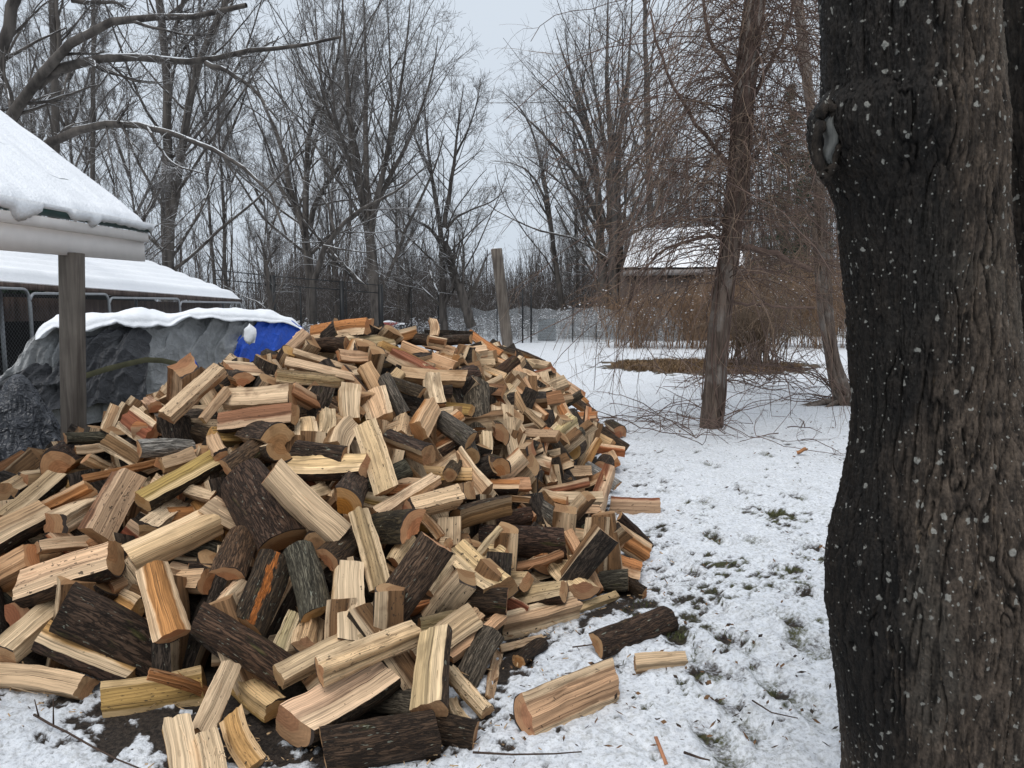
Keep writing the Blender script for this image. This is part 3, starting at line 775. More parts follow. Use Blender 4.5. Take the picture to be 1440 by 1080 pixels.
def ground_fields(x, y):
    xy = np.stack([x, y], 1); p = np.stack([x, y, np.zeros_like(x)], 1)
    toe = seg_dist(xy, TOE)
    n0 = fbm(p*.9+3, 4, 11); n1 = fbm(p*3.1, 5, 12, .6); n2 = fbm(p*11., 4, 13, .6); n3 = fbm(p*34., 3, 14, .6)
    near = sstep(9.5, 3.0, y)
    bare = -.29+.34*n1+.38*n2+.36*n3+.20*n0
    bare = bare+.13*near*sstep(3.2, 1., toe)*sstep(-2.2, .2, x)+.08*near*sstep(.8, .0, toe)+.25*sstep(.12, .0, toe)
    # dark wet soil at the lower left toe
    dk = np.exp(-(((x+1.10)/.62)**2+((y-2.62)/.22)**2)*1.1)
    bare = bare+.75*dk+.5*n2*dk
    bare = np.where(in_foot(x, y) & (toe > .18+.16*n1), 1.0, bare)
    bare = np.where((y > 10) & (y < 30), bare-.14, bare)
    wood = sstep(31, 38, y+2.5*fbm(p*.3, 2, 18))
    bare = bare+.36*wood
    e = np.sqrt(((x-BED[0])/2.55)**2+((y-BED[1])/2.3)**2)+.45*n1+.25*n2
    bed = sstep(1.08, .9, e); bare = np.maximum(bare, bed)
    pave = sstep(-1.2, -2.6, x)*sstep(4.5, 5.5, y)*sstep(12, 9, y)       # bare trodden ground under the shelter and the stacks
    bare = np.maximum(bare, pave*(.5+.5*n1))
    return bare, n0, n1, n2, n3, toe, bed
FOOT = [(G(px, py)[:2], a) for px, py, a in [(1010,760,.3),(1088,965,.1),(1060,763,.5),(1125,835,.9),(1010,975,.2),(960,800,.4),(985,705,.3),(1040,690,.2),(930,690,.1),(1090,800,.8),(1140,770,.6),(1020,860,.4),(1130,910,.3),(960,905,.2),(1000,940,.6),(1080,720,.2),(945,660,.3),(1000,655,.2),(1100,870,.2),(1155,905,.7),(1035,905,.5),(1150,1010,.2),(1060,1030,.4),(945,780,.2),(1075,640,.3),(1120,700,.1),(900,620,.4),(940,590,.2),(1170,740,.4),(870,930,.6),(1010,1050,.2)]]
def ground():
    ys = .85*np.exp(np.linspace(0, math.log(300/.85), 760)); ss = np.concatenate([-1.2-np.geomspace(3.2, .02, 26), np.linspace(-1.2, 1.15, 560), 1.15+np.geomspace(.02, 3.2, 26)])
    Y = np.repeat(ys, len(ss)); X = Y*np.tile(ss, len(ys))
    bare, n0, n1, n2, n3, toe, bed = ground_fields(X, Y)
    sn = sstep(.16, -.10, bare)
    cl = np.abs(n3)*.6+.4*np.abs(n2)
    z = .05*(n0*.4)*sstep(3, 8, Y)+sn*(.016+.030*(.5+n2)*.6+.022*n3)-.012*cl+.008*n2
    z = z*np.clip(1.6-Y/60, .5, 1)
    for c, a in FOOT:
        dx, dy = X-c[0], Y-c[1]; u = dx*math.cos(a)+dy*math.sin(a); v = -dx*math.sin(a)+dy*math.cos(a)
        e = np.exp(-((v/.15)**4+(u/.058)**4)); z = z-.034*e+.012*np.exp(-((np.sqrt((v/.19)**2+(u/.09)**2)-1)/.16)**2); bare = bare+e*(.05+.22*n2)
    n, m = len(ys), len(ss); i = (np.arange(n-1)*m)[:, None]+np.arange(m-1)[None]
    q = np.stack([i, i+1, i+m+1, i+m], -1).reshape(-1, 4)
    V = np.stack([X, Y, z], 1)
    # skirt behind the camera
    base = len(V); r0 = V[:m].copy()
    extra = np.array([[-60, -40, -.01], [60, -40, -.01], [-60, 12, -.01], [60, 12, -.01]])
    V = np.concatenate([V, extra]); bare = np.concatenate([bare, [-.2]*4]); bed = np.concatenate([bed, [0]*4]); toe = np.concatenate([np.clip(toe, 0, 5), [5]*4])
    q = np.concatenate([q, [[base, base+1, m-1, 0]]])
    tri = np.array([[base, 0, base+2], [base+1, base+3, m-1]])
    k = NT('snowy_ground'); p = k.pos(); b = k.attr('bare').outputs['Fac']; bd = k.attr('bed').outputs['Fac']
    f1 = k.noise(p, 60, 5, .65); f2 = k.noise(p, 9, 4, .6)
    lv = k.math('ADD', b, k.lin(f1, 0, 1, -.18, .18))
    mask = k.ss(lv, -.02, .15)
    soil = k.mix(k.ss(f1, .35, .65), (.010, .0075, .006), (.045, .034, .026))
    grass = k.mix(k.ss(f1, .35, .65), (.020, .022, .008), (.075, .075, .028))
    td = k.attr('toe').outputs['Fac']; c = k.mix(k.math('MULTIPLY', k.ss(f2, .44, .56), k.ss(td, .25, .7)), soil, grass)
    c = k.mix(bd, c, k.mix(f1, (.04, .025, .015), (.13, .085, .05)))
    sn = k.mix(k.ss(k.noise(p, 25, 4, .6), .3, .7), (.60, .625, .66), (.72, .74, .765))
    thin = k.math('MULTIPLY', k.ss(k.math('ADD', k.noise(p, 38, 4, .65), k.lin(k.noise(p, 2.2, 4), 0, 1, -.12, .12)), .49, .66), .34); sn = k.mix(thin, sn, (.22, .21, .17))
    c = k.mix(mask, sn, c)
    k.set('Base Color', c); k.set('Roughness', .8)
    h = k.math('ADD', k.math('MULTIPLY', f1, .8), k.noise(p, 170, 3, .6))
    k.set('Normal', k.bump(h, .55, .012))
    me = mesh('ground', V, [q, tri], [k.m], True, {'bare': bare, 'bed': bed, 'toe': toe})
    link('ground', me, kind='structure')
ground()

def blades(n, xr, yr, test, h, name, label, col, width=.003, seed=3, lean=.6):
    rg = np.random.default_rng(seed); x = rg.uniform(*xr, n*6); y = rg.uniform(*yr, n*6)
    keep = test(x, y); x, y = x[keep][:n], y[keep][:n]; n = len(x)
    ang = rg.uniform(0, 6.28, n); hh = rg.uniform(h*.5, h*1.4, n); ln = rg.uniform(0, lean, n)*hh*1.5; la = rg.uniform(0, 6.28, n)
    dx, dy = np.cos(ang)*width, np.sin(ang)*width; ox, oy = np.cos(la)*ln, np.sin(la)*ln
    b = np.stack([x, y, np.full(n, -.01)], 1); mid = b+np.stack([ox*.35, oy*.35, hh*.6], 1); top = b+np.stack([ox, oy, hh*(1-.3*rg.random(n))], 1)
    w = np.stack([dx, dy, np.zeros(n)], 1)
    V = np.stack([b-w, b+w, mid+w*.8, mid-w*.8, top], 1).reshape(-1, 3); i = np.arange(n)*5
    me = mesh(name, V, [np.stack([i, i+1, i+2, i+3], 1), np.stack([i+3, i+2, i+4], 1)], [simple(name+'_leaf', col, .8, .6, 3)], False)
    link(name, me, label=label, cat='grass', kind='stuff')
def tuft_test(lo, hi, big):
    def t(x, y):
        b, n0, n1, n2, n3, toe, bed = ground_fields(x, y); return (b > lo) & (b < hi) & (n1 > big) & (toe > .1)
    return t
blades(5200, (.3, 3.2), (2.6, 6.5), tuft_test(.05, .9, .10), .030, 'grass', 'short dull green grass poking through gaps in the snow', (.065, .075, .025), .002)
def bedtest(x, y): return ((x-BED[0])/2.4)**2+((y-BED[1])/2.1)**2 < 1
blades(5000, (2.2, 7.9), (16.8, 21.9), bedtest, .13, 'dead_grass', 'matted brown dead grass in the round bed around the bush', (.15, .095, .05), .009, 5, 1.6)

# chips and bark crumbs around the toe of the heap
def chips():
    rg = np.random.default_rng(8); V, Q = [], []
    n = 0
    while n < 420:
        i = rg.integers(0, len(TOE)-3); t = rg.random(); p = TOE[i]*(1-t)+TOE[i+1]*t+rg.normal(0, .16, 2)
        if p[1] < 2.3: continue
        l, w = rg.uniform(.004, .018), rg.uniform(.0012, .004); a = rg.uniform(0, 6.28); u = np.array([math.cos(a), math.sin(a), rg.normal(0, .2)]); v = np.array([-math.sin(a), math.cos(a), rg.normal(0, .3)])
        c = np.array([*p, .03+rg.uniform(0, .01)]); nn = np.array([0, 0, .002])
        V += [c-u*l-v*w, c+u*l-v*w*.5, c+u*l+v*w, c-u*l+v*w*.7]+[c-u*l-v*w-nn, c+u*l-v*w*.5-nn, c+u*l+v*w-nn, c-u*l+v*w*.7-nn]
        b = n*8; Q += [(b, b+1, b+2, b+3), (b+7, b+6, b+5, b+4), (b, b+4, b+5, b+1), (b+1, b+5, b+6, b+2), (b+2, b+6, b+7, b+3), (b+3, b+7, b+4, b)]; n += 1
    k = NT('chips'); k.set('Base Color', k.mix(k.ss(k.noise(k.pos(), 23, 1), .45, .55), (.05, .035, .025), (.45, .30, .16)))
    link('wood_chips', mesh('wood_chips', V, [np.array(Q)], [k.m], False), label='scattered splinters and bark crumbs around the foot of the log heap', cat='wood chips', kind='stuff')
chips()
def litter():
    rg = np.random.default_rng(18); n = 1500; y = 2.5+11*rg.random(n)**1.4; x = rg.uniform(-.1, .62, n)*y+.2; l = rg.uniform(.006, .022, n)[:, None]; w = l*rg.uniform(.25, .6, (n, 1)); a = rg.uniform(0, 6.28, n)
    u = np.stack([np.cos(a), np.sin(a), rg.normal(0, .35, n)], 1)*l; v = np.stack([-np.sin(a), np.cos(a), rg.normal(0, .35, n)], 1)*w; c = np.stack([x, y, np.full(n, .034)+rg.random(n)*.01], 1)
    V = np.stack([c-u, c-v, c+u, c+v], 1).reshape(-1, 3); b = np.arange(n)*4
    k = NT('leaf_litter'); k.set('Base Color', k.mix(k.ss(k.noise(k.pos(), 19, 1), .45, .6), (.03, .02, .014), (.14, .075, .035)))
    link('leaf_litter', mesh('leaf_litter', V, [np.stack([b, b+1, b+2, b+3], 1)], [k.m], False), label='tiny dark leaf and bark flecks scattered over the snow right of the heap', cat='leaf litter', kind='stuff')
litter()
M_TWIG = simple('twig_bark', (.055, .035, .025), .8, .4, 30)
def twig(px, label, r=.004, forks=()):
    mb = MB(); pts = np.array([G(x, y, .035+.008*i % .03) for i, (x, y) in enumerate(px)]); mb.tube(pts, np.linspace(r, r*.5, len(pts)), 6)
    for f in forks:
        q = np.array([G(f[0][0], f[0][1], .035)]+[G(f[0][0], f[0][1], .035)+np.array([(f[1]-f[0][0])/F*2.9, .01, f[2]])]); mb.tube(q, [r*.7, r*.35], 5)
    mb.build('fallen_twig', M_TWIG, label=label, cat='twig', group='twigs fallen on the ground')
twig([(48,1005),(70,1018),(95,1030),(130,1050),(165,1068),(200,1082)], 'forked dark twig lying across snow at the bottom left corner', .005, [((75,1020),75,.10),((55,1010),48,.07)])
twig([(665,1058),(720,1061),(780,1060),(818,1057)], 'straight dark twig on snow below the large half log', .004)
twig([(1058,985),(1085,1002),(1122,1010)], 'thin crooked twig on snow left of the big trunk', .0035)
twig([(962,1058),(985,1066),(998,1069)], 'short dark twig on snow at bottom near the big trunk', .005)
twig([(805,910),(845,905),(890,898)], 'thin twig on snow touching the lone dark bark log', .0035)
mb = MB(); a, b = G(922, 1040, .03), G(937, 1075, .02); mb.beam(a+np.array([0, 0, .01]), b, .012, .006); mb.build('wood_splinter', simple('splint', (.42, .19, .10)), label='reddish wood splinter lying on snow at the bottom edge', cat='splinter')
# ------------------------------------------------------------------ snow, shelter, kennel, covered stacks
def snow_mat():
    k = NT('snow'); p = k.pos(); n = k.noise(p, 14, 5, .6)
    k.set('Base Color', k.mix(n, (.72, .74, .765), (.84, .85, .865))); k.set('Roughness', .75); k.set('Normal', k.bump(k.math('ADD', n, k.noise(p, 60, 3)), .35, .02)); return k.m
M_SNOW = snow_mat()
def plank(name, c1, c2, axis=(3, 3, 40), rough=.8):
    k = NT(name); p = k.coord(); n = k.noise(k.map(p, axis), 1.0, 5, .6, .4); m = k.noise(p, 3, 3)
    c = k.mul(k.mix(k.ss(n, .3, .7), c1, c2), k.lin(m, .3, .7, .75, 1.2)); k.set('Base Color', c); k.set('Roughness', rough); k.set('Normal', k.bump(n, .4, .006)); return k.m
M_POST = plank('weathered_timber', (.075, .06, .05), (.17, .145, .12), (26, 26, 1.6))
M_FASCIA = simple('fascia_paint', (.80, .755, .72), .6, .04, 9)
M_GREEN = simple('green_metal', (.012, .045, .038), .4, .2, 6)
M_GALV = simple('galvanised', (.30, .31, .32), .45, .2, 20, .5, 0, .3)
M_WIRE = simple('wire', (.11, .115, .12), .5, .2)
M_DARKWOOD = plank('brown_boards', (.055, .038, .032), (.13, .095, .08), (14, 14, 2))
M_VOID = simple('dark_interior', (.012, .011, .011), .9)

def shelter():
    base = P(97, 612, 5.2); base[2] = 0
    root = empty('open_shelter', base, 'open shelter with snowy green-edged roof, pale fascia and one wooden post at left', 'shelter')
    A, C = P(0, 283, 4.45), P(207, 320, 6.3); d = (A-C)/np.linalg.norm(A-C); A = C+d*6.2
    Q = P(0, 163, 6.32); up = (Q-C)/np.linalg.norm(Q-C); up -= d*np.dot(up, d); up /= np.linalg.norm(up); nrm = np.cross(d, up); nrm = nrm if nrm[2] > 0 else -nrm
    W = 3.2; rake = (Q-C)/np.linalg.norm(Q-C)
    # roof deck
    mb = MB(); g0 = C-nrm*.01; mb.box((A+C)/2+rake*W/2-nrm*.02, d*np.linalg.norm(A-C)/2, rake*W/2, nrm*.012); mb.build('roof', M_GREEN, root)
    mb = MB(); mb.beam(C+np.array([.012, .0, -.018]), A+np.array([.012, 0, -.018]), .02, .05); mb.build('drip_edge', M_GREEN, root)
    dz = np.array([0, 0, 1.])
    mb = MB(); mb.beam(C-dz*.085+d*.02, A-dz*.085, .03, .07); mb.build('fascia_trim', M_FASCIA, root)
    mb = MB(); mb.beam(C-dz*.195+d*.03+np.array([-.035, 0, 0]), A-dz*.195+np.array([-.035, 0, 0]), .035, .17); mb.build('fascia_board', M_FASCIA, root)
    # post
    top = P(102, 338, 5.22); w = .060
    mb = MB(); c = np.array([base[0]+.0, base[1], 0]); top[2] = C[2]-.282; sl = np.array([top[0]-base[0], 0, top[2]])
    bz = MB(); bz.box(c+sl/2, np.array([w, 0, 0]), np.array([0, w, 0]), sl/2)
    po = bz.build('post', M_POST, root)
    bv = po.modifiers.new('b', 'BEVEL'); bv.width = .006; bv.segments = 2
    # snow blanket with a lumpy, sagging edge
    n, m = 260, 60; L = np.linalg.norm(A-C)+.02
    s = np.linspace(-.015, L, n); t = np.linspace(0, W, m)**1.0; t = W*(np.linspace(0, 1, m)**1.6)
    top_ = C[None, None]+d*s[:, None, None]+rake*t[None, :, None]
    nn = fbm(top_*np.array([3, 3, 3.]), 4, 21); streak = fbm(np.stack([s[:, None]*6+0*t[None], t[None]*1.2+0*s[:, None], 0*s[:, None]+0*t[None]], -1), 3, 22)
    th = .045+.018*nn+.022*streak
    edge = np.minimum(1, t/.10)[None]**.5*np.minimum(1, np.abs(s+.015)/.06)[:, None]**.5
    g = top_+nrm*(th*edge)[..., None]
    # overhang rows
    hang = .02+.06*np.clip(fbm(np.stack([s*3.1, 0*s, 0*s], 1), 4, 23)+.12, 0, 1)+.14*np.clip(fbm(np.stack([s*7, 0*s, 0*s], 1), 3, 24)-.25, 0, 1)
    hang = hang+.022*np.clip(fbm(np.stack([s*19, 0*s, 0*s], 1), 3, 27)+.1, 0, 1); gap = sstep(-.12, .02, fbm(np.stack([s*2.2+9, 0*s, 0*s], 1), 4, 26)); hang = hang*gap
    outw = np.cross(d, dz); outw = outw if outw[0] > 0 else -outw
    e = top_[:, 0]; r1 = e+outw*(.025+.02*gap)[:, None]+nrm*.035; r2 = e+outw*(.03+.02*gap)[:, None]-dz*(hang*.55)[:, None]; r3 = e+outw*.018-dz*hang[:, None]; r4 = e-dz*.02
    g = np.concatenate([np.stack([r4, r3, r2, r1], 1), g], 1)
    nr4 = 4; tt = np.concatenate([[-1]*nr4, t]); S2 = np.repeat(s[:, None], m+nr4, 1); T2 = np.repeat(tt[None], n, 0)
    k = NT('shelter_snow'); av = k.attr('roof').outputs['Vector']; sx = k.N('ShaderNodeSeparateXYZ', {0: av}); p = k.pos(); nn_ = k.noise(p, 14, 5, .6)
    fr = k.math('FRACT', k.math('MULTIPLY', sx.outputs[1], 6.5)); ln = k.math('MULTIPLY', k.ss(fr, .86, .95), k.ss(k.noise(k.map(av, (2.2, 7, 1)), 1.0, 3), .56, .66))
    ln = k.math('MULTIPLY', ln, k.ss(sx.outputs[1], .02, .1))
    k.set('Base Color', k.mix(k.math('MULTIPLY', ln, .8), k.mix(nn_, (.72, .74, .765), (.84, .85, .865)), (.10, .12, .12))); k.set('Roughness', .75)
    k.set('Normal', k.bump(k.math('ADD', k.math('ADD', nn_, k.noise(p, 60, 3)), k.math('MULTIPLY', fr, .6)), .45, .02))
    mb = MB(); mb.grid(g); mb.build('snow_cover', k.m, root, True, attrs={'roof': np.stack([S2, T2, 0*S2], -1).reshape(-1, 3)})
    # old snow bits and dents show shingle edges
    place(root)
shelter()

def kennel():
    e0, e1 = P(-260, 372, 7.6), P(338, 420, 19.0); e0 = P(0, 394, 10.2)+(P(0, 394, 10.2)-e1)*.35
    r1 = P(208, 372, 18.6); r0 = P(0, 348, 13.0); r0 = r0+(r0-r1)*.6
    root = empty('dog_kennel', (e1+e0)/2*np.array([1, 1, 0]), 'long low kennel with thick snow on its roof and chain-link panels below', 'kennel')
    n, m = 160, 40; u = np.linspace(0, 1, n)[:, None, None]; v = np.linspace(0, 1, m)[None, :, None]
    g = (e0*(1-u)+e1*u)*(1-v)+(r0*(1-u)+r1*u)*v
    low = g-np.array([0, 0, .05]); mb = MB(); mb.grid(low); mb.build('roof', M_DARKWOOD, root)
    # snow with faint ribs running along the roof and a stepped far end
    vv = v[..., 0]; uu = u[..., 0]
    th = .10+.02*fbm(g*2., 4, 31)+.04*np.abs(np.sin(vv*math.pi*6))*1.0
    ed = np.minimum(1, vv/.05)**.5*np.minimum(1, (1-uu)/.02)**.5
    top = g+np.array([0, 0, 1.])*(th*ed)[..., None]
    stepd = .28*(np.floor(vv*6)/6-vv)*0
    mb = MB(); sk = g[:, :1]+np.array([.03, -.02, -.02]); mb.grid(np.concatenate([sk, top], 1)); mb.grid(np.stack([top[-1]*1, g[-1]-np.array([0, 0, .03])], 0)); mb.build('snow_cover', M_SNOW, root, True)
    mb = MB(); dz = np.array([0, 0, 1.]); mb.beam(e0-dz*.06, e1-dz*.06, .05, .10); mb.build('eave_board', M_DARKWOOD, root)
    # upper boards, then a near-black wall that paints in the shade of the inside
    dirn = (e1-e0)/np.linalg.norm(e1-e0); back = np.array([-dirn[1], dirn[0], 0]); back /= np.linalg.norm(back)
    if back[0] > 0: back = -back
    mb = MB(); p0, p1 = e0+back*.5-dz*.42, e1+back*.5-dz*.30; mb.beam(p0, p1, .04, .36); mb.build('board_wall', M_DARKWOOD, root)
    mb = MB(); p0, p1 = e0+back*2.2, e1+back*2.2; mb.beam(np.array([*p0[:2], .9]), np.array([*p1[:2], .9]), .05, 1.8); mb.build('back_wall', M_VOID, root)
    # side frame poles
    for f in (.30, .62, .98):
        p = e0*(1-f)+e1*f+back*.35; mb = MB(); mb.tube([[p[0], p[1], 0], [p[0], p[1], p[2]-.05]], .03, 8); mb.build('frame_pole', M_GALV, root)
    # chain link panels
    for (f0, f1) in ((.02, .30), (.302, .475), (.477, .70), (.702, .99)):
        a, b = e0*(1-f0)+e1*f0-back*.06, e0*(1-f1)+e1*f1-back*.06; za, zb = a[2]-.16, b[2]-.10
        h = np.array([b[0]-a[0], b[1]-a[1], 0]); Lp = np.linalg.norm(h); h /= Lp
        def W(x, z): q = np.array([*a[:2], 0])+h*x; q[2] = .05+z*((za+(zb-za)*x/Lp)-.05); return q
        r = .12; path = []
        for cx, cz, a0 in ((r, 1-r/1.7, math.pi), (Lp-r, 1-r/1.7, math.pi/2)):
            for k in range(7): t = a0-k*math.pi/12; path.append(W(cx+r*math.cos(t), cz+r/1.7*math.sin(t)))
        path = [W(0, 0)]+path+[W(Lp, 0), ]
        mb = MB(); mb.tube(path, .02, 8); mb.tube([W(0, .02), W(Lp, .02)], .018, 8); fr = mb.build('panel_frame', M_GALV, root)
        mb = MB(); sp = .065; H = 1.75; nx = int((Lp+H)/sp); ps = []
        for k in range(nx):
            for sg in (1, -1):
                x0 = k*sp if sg < 0 else k*sp-H
                lo = max(0, -x0/H if sg > 0 else (x0-Lp)/H); hi = min(1, (Lp-x0)/H if sg > 0 else x0/H)
                if hi-lo < .02: continue
                ps.append([W(x0+sg*H*t, t) for t in np.linspace(lo, hi, 2)])
        mb.tubes(np.array(ps), np.full((len(ps), 2), .0016), 3); mb.build('chain_link', M_WIRE, fr)
    place(root)
kennel()

def cloth(name, base, rough, bumpd=.02, spec=.4, var=.3, scale=7):
    k = NT(name); p = k.pos(); n = k.noise(p, scale, 6, .62, .5); f = k.vor(k.addv(p, k.N('ShaderNodeVectorMath', {0: k.N('ShaderNodeTexNoise', {'Vector': p, 'Scale': 4.}).outputs[1], 1: (.3, .3, .3)}, operation='MULTIPLY').outputs[0]), 9, 'DISTANCE_TO_EDGE')
    k.set('Base Color', k.mul(base, k.lin(n, .3, .7, 1-var, 1+var))); k.set('Roughness', rough); k.bsdf.inputs['Specular IOR Level'].default_value = spec
    f2 = k.vor(k.addv(k.map(p, (1, 1, 1.6)), k.N('ShaderNodeVectorMath', {0: k.N('ShaderNodeTexNoise', {'Vector': p, 'Scale': 9.}).outputs[1], 1: (.12, .12, .12)}, operation='MULTIPLY').outputs[0]), 17, 'DISTANCE_TO_EDGE')
    cr = k.math('ADD', k.math('MULTIPLY', k.ss(f.outputs[0], .0, .16), -.9), k.math('MULTIPLY', k.ss(f2.outputs[0], .0, .2), -.45))
    k.set('Normal', k.bump(k.math('ADD', k.math('MULTIPLY', n, .5), k.math('MULTIPLY', cr, .35)), .5, bumpd)); return k.m
M_TARP = cloth('grey_tarp', (.27, .275, .275), .34, .02, .5)
M_TARPD = cloth('charcoal_tarp', (.045, .046, .050), .45, .02, .35)
M_BLUE = cloth('blue_tarp', (.012, .075, .46), .45, .02, .4, .18)
M_PLAST = cloth('black_plastic', (.034, .036, .043), .28, .05, .6, .3, 9)
def interp(tab, x): t = np.array(tab, float); return np.interp(x, t[:, 0], t[:, 1])
def tarp_D(px): return interp([(-60, 8.0), (20, 8.2), (120, 8.9), (240, 9.8), (340, 10.8), (440, 12.)], px)
def sheet(cols_, top, zb, off, name, mat, parent, seed, amp=.05, back=.95, rows=44, hem=.05, bulge=.10, label=None, cat=None, topless=False):
    V = []; cols = np.linspace(cols_[0], cols_[-1], len(cols_)*2); rows *= 2
    rg = np.random.default_rng(seed); nc = len(cols)
    wob = fbm(np.stack([np.linspace(0, 9, nc), np.zeros(nc), np.zeros(nc)+seed], 1), 3, seed)
    for i, px in enumerate(cols):
        D = tarp_D(px)+off; T = P(px, interp(top, px), D+.12); bx = P(px, 500, D+.12)
        bt = T+np.array([-.25, back, -.06]); bb = np.array([bt[0], bt[1], .15])
        fr = P(px, 520, D-.05); z0 = (interp(zb, px) if not np.isscalar(zb) else zb)+hem*wob[i]; Bt = np.array([fr[0], fr[1]-.05, z0])
        col = []
        if not topless:
            for t in np.linspace(0, 1, 5)[:-1]: col.append(bb*(1-t)+bt*t)
            for t in np.linspace(0, 1, 9)[:-1]: col.append(bt*(1-t)+T*t+np.array([0, 0, .03*math.sin(t*math.pi)]))
        for t in np.linspace(0, 1, rows):
            s = t**1.25; p = T*(1-s)+Bt*s; p = p+np.array([0, -bulge*math.sin(min(1, t*1.6)*math.pi/2)+bulge*t, 0]); p[1] += (1-math.cos(min(1, t*6)*math.pi/2))*-.05
            col.append(p)
        V.append(col)
    g = np.array(V); n, m, _ = g.shape
    u = np.linspace(0, n/28, n)[:, None]+0*np.arange(m)[None]; v = np.linspace(0, 3, m)[None]+0*np.arange(n)[:, None]
    q = np.stack([u*.75+v*.35, v*1.05-u*.30, 0*u+seed], -1)
    rdg = lambda qq, sd: 1-2.6*np.abs(vnoise(qq, sd))
    qq = q+.22*np.stack([fbm(q*1.1, 2, seed+31), fbm(q*1.1, 2, seed+32), 0*u], -1)
    an = lambda a, b: qq*np.array([a, b, 1.])
    f = amp*rdg(an(1.7, .55), seed)+.8*amp*fbm(q*.8, 2, seed+3)+.42*amp*rdg(an(3.9, 1.3), seed+5)+.10*amp*rdg(an(6.5, 4.4), seed+9)
    g[..., 1] -= f; g[..., 2] += f*.35*np.clip(g[..., 2], 0, 1)
    mb = MB(); mb.grid(g); return mb.build(name, mat, parent, True, label=label, cat=cat), g
TOPG = [(-80,560),(0,528),(20,515),(40,488),(60,463),(80,452),(115,450),(160,446),(200,440),(240,447),(280,440),(330,438),(380,443),(410,452),(432,470)]
sheet(np.linspace(-20, 372, 150), TOPG, .2, 0, 'grey_tarp', M_TARP, None, 41, .06, label='crumpled silver-grey tarp draped over the covered stack by the kennel', cat='tarp')
sheet(np.linspace(8, 213, 90), [(0,545),(30,520),(70,508),(100,500),(115,474),(150,466),(182,458),(205,464),(215,474)], [(0,.3),(100,.42),(160,.40),(215,.30)], -.13, 'charcoal_tarp', M_TARPD, None, 47, .06, back=.1, topless=True, label='dark charcoal tarp sheet hanging in front of the grey tarp beside the post', cat='tarp')
sheet(np.linspace(332, 436, 50), [(330,490),(340,474),(364,450),(412,452),(425,462),(436,474)], .3, -.10, 'blue_tarp', M_BLUE, None, 53, .05, label='bright blue tarp corner at the right end of the covered stack', cat='tarp')
# small blue corner showing above the upright squared block
mb = MB(); a = P(263, 515, 9.6); mb.add([P(262,514,9.5), P(280,516,9.5), P(271,501,9.55), P(271,512,9.7)], tris=[(0, 1, 2), (0, 2, 3), (1, 3, 2), (0, 3, 1)]); mb.build('tarp_scrap', M_BLUE, label='tiny blue tarp corner peeking above the upright squared block', cat='tarp')
def tarp_snow():
    cols = np.linspace(52, 424, 190); V = []
    lower = [(50,478),(75,462),(115,470),(150,462),(165,456),(190,466),(215,468),(245,458),(268,447),(290,452),(330,456),(345,455),(365,455),(385,455),(405,458),(424,464)]
    nz = fbm(np.stack([cols*.05, 0*cols, 0*cols], 1), 4, 61)
    for i, px in enumerate(cols):
        D = tarp_D(px); T = P(px, interp(TOPG, px), D+.12); bt = T+np.array([-.25, .95, -.06]); lo = P(px, interp(TOPG, px)+(interp(lower, px)-interp(TOPG, px))*.78+5*nz[i], D-.10); col = [bt-np.array([0, 0, .1])]
        e = min(1, (px-52)/16, (424-px)/10)**.5 if 52 < px < 424 else 0
        for t in np.linspace(0, 1, 16): col.append(bt*(1-t)+T*t+np.array([0, 0, (.06+.025*nz[i]+.02*vnoise(np.array([px*.06, t*5, 0]), 63))*e]))
        for t in np.linspace(.12, 1, 12):
            p = T*(1-t)+lo*t; k = math.sqrt(max(0, 1-t))*e
            col.append(p+np.array([0, -.07*math.sin(min(1., t*1.3)*math.pi)*e-.03, .055*k]))
        col.append(lo+np.array([0, .1, .01])); V.append(col)
    g = np.array(V); f = .025*fbm(g*4, 4, 64); g[..., 2] += f; g[..., 1] -= f*.6
    mb = MB(); mb.grid(g); mb.build('snow_cover', M_SNOW, None, True, label='thick lumpy snow lying along the top of the grey and blue tarps', cat='snow')
    mb = MB()
    c = P(353, 470, 10.6); a = np.linspace(0, 6.283, 17)[:-1]; rows = []
    for t in np.linspace(0, math.pi, 10): rows.append([c+np.array([.09*math.sin(t)*math.cos(x), .05*math.sin(t)*math.sin(x)-.05, .13*math.cos(t)])*(1+.25*vnoise(np.array([t*2, x*1.2, 3.]), 6)) for x in list(a)+[a[0]]])
    mb.grid(np.array(rows)[:, ::-1]); mb.build('snow_clump', M_SNOW, None, True, label='round snow clump stuck where the grey tarp meets the blue one', cat='snow')
tarp_snow()
# olive ratchet strap
mb = MB(); ps = np.array([P(x, y, tarp_D(x)-.33) for x, y in [(104,533),(125,527),(150,519),(178,512),(205,506),(228,507),(246,511),(262,516)]])
mb2 = MB(); w = np.array([0, 0, .034]); mb2.grid(np.stack([ps-w, ps+np.array([0, -.012, 0]), ps+w], 1)); mb2.build('strap', simple('olive_strap', (.095, .09, .05), .7), None, True, label='olive strap tied across the front of the charcoal tarp', cat='strap')
# logs stacked under the charcoal tarp
def stack():
    root = empty('covered_wood_stack', P(130, 590, 9.3)*np.array([1, 1, 0]), 'dark stack of round log ends under the charcoal tarp behind the post', 'wood stack')
    rg = np.random.default_rng(3)
    for i in range(5):
        for j in range(4):
            c = P(108+i*13, 603-j*12, 9.35); r = .055; mb = MB(); mb.tube([c, c+np.array([-.1, .4, 0])], r*rg.uniform(.8, 1.05), 10); mb.build('stacked_log', M_DARKWOOD, root)
    place(root)
stack()
